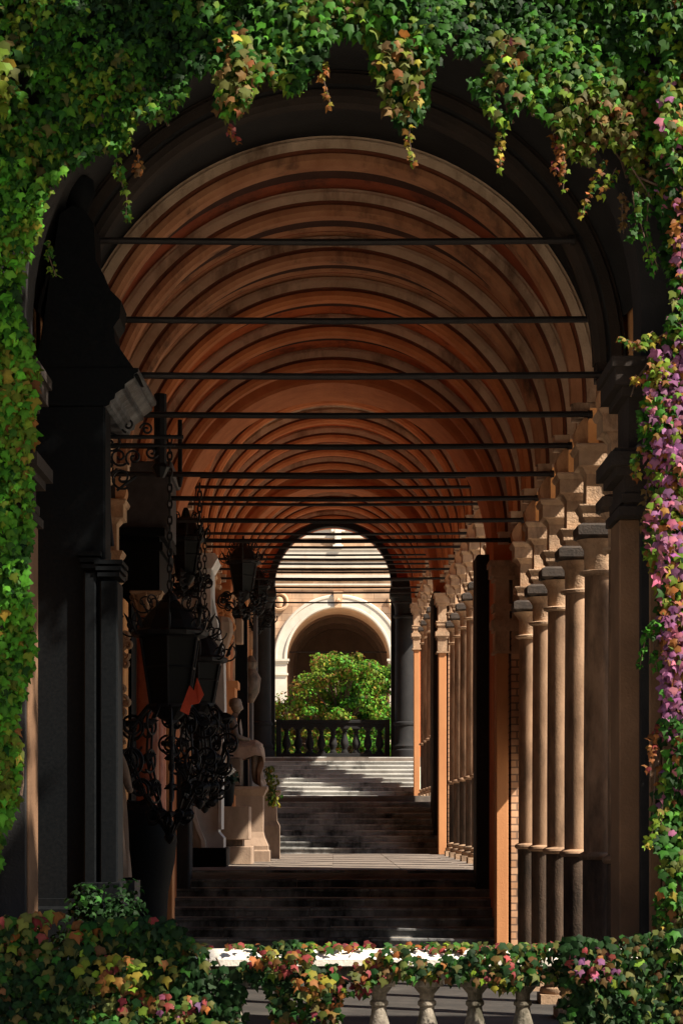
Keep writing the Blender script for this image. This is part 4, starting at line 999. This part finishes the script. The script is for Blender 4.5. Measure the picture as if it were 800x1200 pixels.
lv = facade_ivy('wall_ivy', 'bright green ivy covering the left jamb of the arch', in_left, XL, px(110, SF), pz(1010, SF), pz(190, SF), 18.38, 1400, dict(dg=1, g=3, bg=4, lg=6, yg=2.4, y=.35, o=.1), seed=2, gap=.12)
rv = facade_ivy('wall_ivy', 'ivy with purple and pink leaves covering the right jamb of the arch', in_right, px(735, SF), XR, pz(1090, SF), ZT, 18.30, 1400, dict(ol=1, g=2.6, yg=2.2, y=.9, o=2.2, pk=2.2, p=3.6), seed=4, gap=.15, mix=(dict(dg=1, g=4, bg=3, yg=2, ol=2, o=.8, pk=.3), lambda X, Z: np.clip(np.where(Z > EYE+4.2, .85, np.where(Z < EYE+.9, .75, .12)), 0, 1)))
W1 = dict(g=2, yg=3, y=2, o=2.5)
for pts, wt in ((((380,75),(378,95),(388,130)), dict(y=1, o=3)), (((481,148),(478,165),(484,197)), dict(yg=1, y=2, o=1)), (((270,150),(272,160),(280,172)), dict(o=1, r=1)), (((585,160),(584,180),(586,205)), dict(yg=1, y=2, o=1)), (((647,160),(650,185),(649,208)), dict(o=1, r=1)), (((655,170),(660,200),(658,225)), dict(yg=1, o=2)), (((137,190),(143,215),(150,235),(149,262)), dict(g=1, yg=2)), (((163,180),(164,195),(163,210)), dict(o=1, br=1)), (((60,285),(58,300),(68,328)), dict(g=1, yg=2)), (((705,190),(695,215),(678,258)), W1), (((720,200),(708,222),(700,235)), W1), (((727,230),(726,255),(728,278)), dict(br=1))):
    trail(tv, [(px(a, SF), pz(b_, SF)) for a, b_ in pts], 18.2, wt, .055, int(9*(pts[-1][1]-pts[0][1])/20)+6)
for pts, wt in ((((742,235),(745,270),(762,330)), dict(g=3, bg=3, yg=2)), (((735,235),(740,265),(738,290)), dict(g=3, bg=3)), (((755,230),(752,280),(765,325)), dict(g=3, bg=3, yg=1)), (((760,395),(740,410),(720,403)), W1), (((770,400),(752,412),(735,418)), W1), (((760,440),(740,455),(738,448)), dict(y=1, o=1)), (((765,560),(752,580),(750,640)), dict(br=1)), (((745,530),(738,545),(740,565)), W1), (((765,850),(758,870),(756,910)), dict(o=2, r=1)), (((770,950),(762,965),(752,992)), dict(yg=2, y=1)), (((760,730),(752,745),(745,782)), dict(g=1, bg=2)), (((775,720),(760,760),(764,790)), dict(g=1, bg=2))):
    trail(rv, [(px(a, SF), pz(b_, SF)) for a, b_ in pts], 18.05, wt, .06, 26)
for pts in (((800,150),(770,215),(760,240),(735,205)), ((800,260),(765,225),(745,215)), ((775,400),(760,425),(742,450),(735,470)), ((790,380),(770,410),(752,455)), ((785,480),(770,455),(775,420)), ((770,860),(764,905),(762,960)), ((800,640),(775,700),(765,760)), ((768,1000),(772,930),(764,880))):
    P = [(px(a, SF), 18.12+rnd.uniform(-.05, .05), pz(b_, SF)) for a, b_ in pts]; o = MB().tube(P, [.016-.003*i for i in range(len(P))], 6).build('woody_runner', M['stem'], rv); o.location = -rv.location
# bright fresh green tuft on the right ivy
def tuft(t, cx, cy, rx, rz, n, weights, Y, size):
    a = rng.uniform(0, 2*PI, n); r_ = np.sqrt(rng.random(n))
    X = px(cx, SF)+rx*r_*np.cos(a); Z = pz(cy, SF)+rz*r_*np.sin(a); Yv = Y-rng.uniform(0, .2, n)*(1-r_*.6)
    o = leaves('leaf_tuft', np.stack([X, Yv, Z], 1), rng.uniform(size*.7, size*1.2, n), np.array((0, -1, .4))[None]+rng.normal(0, .35, (n, 3)), np.array((0, -.2, -1))[None]+rng.normal(0, .4, (n, 3)), palette(n, weights, rng.random(n)), M['leaf'], t)
    o.location = -t.location
tuft(rv, 765, 495, .17, .27, 200, dict(bg=6, g=2, yg=1), 18.1, .07)
tuft(rv, 770, 445, .17, .18, 90, dict(yg=3, y=2, o=1), 18.1, .07)
tuft(rv, 772, 620, .17, .35, 80, dict(pk=2, p=3, o=1.5, yg=1.5, ol=1), 18.0, .085)
tuft(rv, 775, 540, .14, .25, 80, dict(pk=2, p=4, o=1, yg=1), 18.0, .085)
tuft(rv, 782, 745, .14, .35, 70, dict(pk=2, p=3, o=1.5, yg=1), 18.0, .08)
tuft(rv, 790, 280, .10, .4, 70, dict(pk=3, p=2, o=2, y=1), 18.0, .08)
tuft(tv, 275, 90, .17, .40, 90, dict(o=.7, br=2.5, y=.3, yg=1.5, ol=3, g=1), 18.1, .10)
tuft(tv, 470, 95, .22, .40, 100, dict(o=.4, br=2.5, y=.5, yg=2, ol=3, g=1), 18.1, .10)
tuft(tv, 590, 90, .2, .35, 60, dict(o=.3, br=2, pk=.3, yg=2, ol=3, g=2), 18.1, .10)
tuft(lv, 5, 100, .12, .3, 50, dict(y=1, yg=3, ol=1), 18.05, .12)

# ivy over the near balustrade (plane just in front of it); its shade is put into dark leaf colours
SB = 2400/16.9
def bxy(X, Z): return 390+X*SB, 959-(Z-EYE)*SB
HL = [(-400,1074),(-80,1072),(0,1074),(50,1066),(80,1072),(100,1080),(130,1074),(200,1074),(215,1090),(240,1105),(262,1122),(285,1130),(300,1300),(900,1300)]
def in_hl(X, Z):
    x, y = bxy(X, Z); return y > interp(HL, x) and x < 292-(y-1130)*.1
HM = [(285,1125),(300,1108),(340,1100),(365,1110),(375,1130),(395,1128),(420,1126),(440,1112),(470,1108),(490,1120),(505,1128),(520,1118),(555,1110),(600,1103),(640,1106),(665,1098)]
HMB = [(285,1150),(310,1152),(325,1215),(395,1215),(400,1165),(430,1165),(437,1150),(500,1146),(560,1150),(590,1160),(620,1150),(660,1150),(672,1215)]
def in_hm(X, Z):
    x, y = bxy(X, Z); return 280 < x < 668 and interp(HM, x) < y < interp(HMB, x)
HR = [(655,1100),(675,1094),(700,1100),(720,1098),(760,1092),(800,1085),(880,1080)]
def in_hr(X, Z):
    x, y = bxy(X, Z); return x > 655 and y > interp(HR, x)
def bz(y): return EYE+(959-y)/SB
def bX(x): return (x-390)/SB
hl = facade_ivy('balustrade_ivy', 'dense green and orange ivy mound burying the left end of the near balustrade', in_hl, bX(-260), bX(300), bz(1210), bz(1060), 16.95, 1400, dict(dg=9, g=3, ol=3, yg=.6, br=1.2, o=.35, y=.1, r=.3), seed=6, gap=.22, thick=.2, size=(.06, .10))
hm = facade_ivy('balustrade_ivy', 'red tinged ivy trailing over the bare middle of the cream balustrade rail', in_hm, bX(278), bX(670), bz(1210), bz(1095), 16.93, 1100, dict(dg=6, g=2.5, ol=3, yg=.7, br=1.4, o=.6, y=.2, r=.8), seed=8, gap=.36, thick=.1, size=(.05, .095))
hr = facade_ivy('balustrade_ivy', 'green ivy with a pink leaved patch burying the right end of the near balustrade', in_hr, bX(650), bX(1060), bz(1210), bz(1078), 16.95, 1400, dict(dg=9, g=3.5, ol=3, yg=.5, br=1.0, o=.3, r=.5), seed=9, gap=.18, thick=.2, size=(.06, .10))
def tuftb(t, cx, cy, rx, rz, n, weights, size):
    global SF
    k = SF; SF = SB; tuft(t, cx, cy, rx, rz, n, weights, 16.72, size); SF = k
tuftb(hr, 690, 1128, .22, .15, 50, dict(pk=1.5, p=2, o=.6, r=2.5, br=2, ol=2), .07)
tuftb(hl, 215, 1175, .25, .1, 40, dict(pk=.6, p=1, o=1, r=2, br=2, ol=3), .07)
tuftb(hl, 150, 1135, .4, .15, 60, dict(o=1.5, y=2, yg=3, ol=3, r=.5), .085)
tuftb(hm, 330, 1122, .25, .1, 70, dict(r=1.5, o=1.5, y=1, ol=2), .07)
tuftb(hm, 365, 1150, .16, .1, 36, dict(y=2, o=2, ol=2), .075)
# loose leaves creeping back over the rail
n = 420; X = rng.uniform(-1.2, 2.2, n); k = vnoise(X, X*0+.3, 3.2, 5)+rng.normal(0, .1, n) > .50; X = X[k]; n = len(X)
o = leaves('rail_leaves', np.stack([X, rng.uniform(17.0, 17.38, n), 1.3+rng.uniform(0, .05, n)], 1), rng.uniform(.05, .09, n), np.array((0, -.6, .8))[None]+rng.normal(0, .4, (n, 3)), np.array((0, -1, -.4))[None]+rng.normal(0, .5, (n, 3)), palette(n, dict(g=2, ol=3, yg=1, o=1, r=2), rng.random(n)), M['leaf'], hm); o.location = -hm.location

# dark leafy shrub at the foot of the left pier
def shrub(name, label, c, rad, n, weights, size, cat='shrub', kind='oval', mat='tleaf', stems=True, blob=None, fine=None):
    t = thing(name, label, cat, (c[0], c[1], c[2]))
    # clumps
    K = blob or 22; cl = []
    for i in range(K):
        a = rng.uniform(0, 2*PI); u = rng.uniform(-.2, 1); r_ = math.sqrt(max(0, 1-max(0, u)**2))*rng.uniform(.35, .95)
        cl.append((r_*math.cos(a)*rad[0], r_*math.sin(a)*rad[1], max(.1, u*.9+.08)*rad[2], rng.uniform(.2, .36)))
    cl = np.array(cl); idx = rng.integers(0, K, n)
    d = rng.normal(0, 1, (n, 3)); d /= np.linalg.norm(d, axis=1)[:, None]; rr = rng.random(n)**.45
    rr_ = cl[idx, 3]*min(rad[0], rad[2])
    P = cl[idx, :3]+d*(rr*rr_)[:, None]; P[:, 2] = np.maximum(P[:, 2], .02)
    nr = d+rng.normal(0, .5, (n, 3)); nr[:, 2] += .5
    cn = rng.random(K)[idx]*.7+rng.random(n)*.3
    leaves('leaves', P, rng.uniform(size*.6, size*1.3, n), nr, np.array((0, 0, -1))[None]+rng.normal(0, .7, (n, 3)), palette(n, weights, cn), M[mat], t, kind)
    b = MB()
    for i in range(K):
        p0 = Vector((rnd.uniform(-.1, .1)*rad[0], rnd.uniform(-.1, .1)*rad[1], 0)); p1 = Vector(cl[i, :3]); md = (p0+p1)*.5+Vector((rnd.uniform(-.1, .1), rnd.uniform(-.1, .1), .1*rad[2]))
        b.tube([p0, md, p1], [.03*max(rad), .018*max(rad), .006*max(rad)], 6)
    b.build('branches', M['stem'], t, True)
    return t
shrub('shrub', 'dark green shrub at the foot of the left pier behind the ivy mound', (-2.2, 19.42, .45), (.8, .28, 1.25), 5200, dict(dg=9, g=1), .06, kind='ivy', mat='leaf', blob=46)
# ------------------------------------------------------------ tree behind the terrace balustrade
def tree(label, c, hw, z0, h, n, weights, outline, size, name='leafy_tree', trunk=.16, KK=150):
    t = thing(name, label, 'tree', c)
    K = KK; P = []
    while len(P) < K:
        x = rnd.uniform(-hw, hw); z = rnd.uniform(z0, h); top = np.interp(x, [a for a, _ in outline], [b_ for _, b_ in outline])
        if z < top: P.append((x, rnd.uniform(-hw*.7, hw*.7)*math.sqrt(max(.1, 1-(x/hw)**2)), z, rnd.uniform(.22, .48)))
    P = np.array(P); idx = rng.integers(0, K, n); d = rng.normal(0, 1, (n, 3)); d /= np.linalg.norm(d, axis=1)[:, None]
    Q = P[idx, :3]+d*(P[idx, 3]*rng.random(n)**.4)[:, None]*np.array((1.15, 1, .75))
    nr = d+rng.normal(0, .5, (n, 3)); nr[:, 2] += .6; nr[:, 1] -= .3
    side = vnoise(Q[:, 0], Q[:, 2], 1.0, 3)
    col = palette(n, weights, np.clip(.5+Q[:, 0]*-.13+(Q[:, 2]-z0)/(h-z0)*.25-.1, 0, 1)*.55+.45*rng.random(K)[idx])
    leaves('crown', Q, rng.uniform(size*.6, size*1.3, n), nr, np.array((0, 0, -1))[None]+rng.normal(0, .8, (n, 3)), col, M['tleaf'], t, 'oval')
    b = MB(); b.tube([(0, 0, -.1), (.05, 0, z0*.6+.3), (-.05, .05, h*.4), (0, 0, h*.7)], [trunk, trunk*.8, trunk*.55, trunk*.15], 8)
    for i in range(0, K, 3):
        p1 = Vector(P[i, :3]); s_ = Vector((0, 0, max(.3, p1.z*.45))); b.tube([s_, (s_+p1)*.5+Vector((0, 0, .15)), p1], [trunk*.3, trunk*.18, trunk*.06], 5)
    b.build('trunk', M['stem'], t, True)
    return t
tree('bushy sunlit tree with green and russet leaves behind the terrace balustrade', (.35, 84, 4.2), 3.0, .25, 5.35, 34000, dict(g=2.5, bg=3, lg=4, yg=9, y=2, br=1.2, o=.6), [(-3, 2.6), (-2.5, 2.9), (-1.9, 3.4), (-1.5, 4.1), (-1.2, 4.7), (-.7, 5.0), (0, 4.75), (.5, 5.05), (.9, 4.5), (1.4, 4.6), (2.1, 4.4), (3.0, 3.9)], .135, KK=330)
for i, (x, y, lab) in enumerate(((9.5, 80, 'green tree beside the terrace, seen past the last right-hand column'), (13, 60, 'broad green tree on the slope outside the arcade'), (15, 40, 'low round tree on the lawn right of the arcade'))):
    tree(lab, (x, y, gz(y)), 3.2, .6, 6.0, 3500, dict(dg=2, g=4, bg=2, yg=1), [(-3.2, 3), (-1.5, 5.4), (0, 6), (1.5, 5.2), (3.2, 3.2)], .2)

# added unseen tree: crown placed out of frame to hold sun and sky off the arch
t = tree('broad shade tree spreading over the forecourt in front of the arch', (0.8, 12.2, 0), 6.0, 11.0, 15.0, 11000, dict(dg=3, g=4, bg=1), [(-6, 11.5), (-4, 14), (0, 14.5), (4, 14), (6, 12)], .36, KK=300, trunk=.35)
for ch in t.children:
    if ch.name.startswith('trunk'):
        b = MB(); P0 = Vector((6.2, -2.5, -.1)); b.tube([P0, P0+Vector((0, .3, 5)), Vector((4, 0, 9.5)), Vector((0, 0, 12))], [.4, .32, .25, .1], 10); b.build('leaning_trunk', M['stem'], t, True)
        for v in ch.data.vertices:
            if v.co.z < 8: v.co.z = 8+v.co.z*.15

# range added behind the camera to block sky light (outside the frame)
t = thing('brick_range', 'dark brick range closing the forecourt opposite the arch', 'building', (0, -9, 0))
b = MB()
for k in range(-5, 6): b.archwall(k*4-2, k*4+2, -.2, 12, k*4, 1.3, 3.2, -9.5, -9, n=16)
b.box(-22, 22, -16, -15.6, -.2, 12); b.box(-22, -21.6, -15.6, -9.5, -.2, 12); b.box(21.6, 22, -15.6, -9.5, -.2, 12)
o = b.build('wall', M['plasterL'], t); o.location = -t.location
b = MB(); b.box(-22.5, 22.5, -16.4, -8.5, 12, 12.4); o = b.build('roof', M['roof'], t); o.location = -t.location
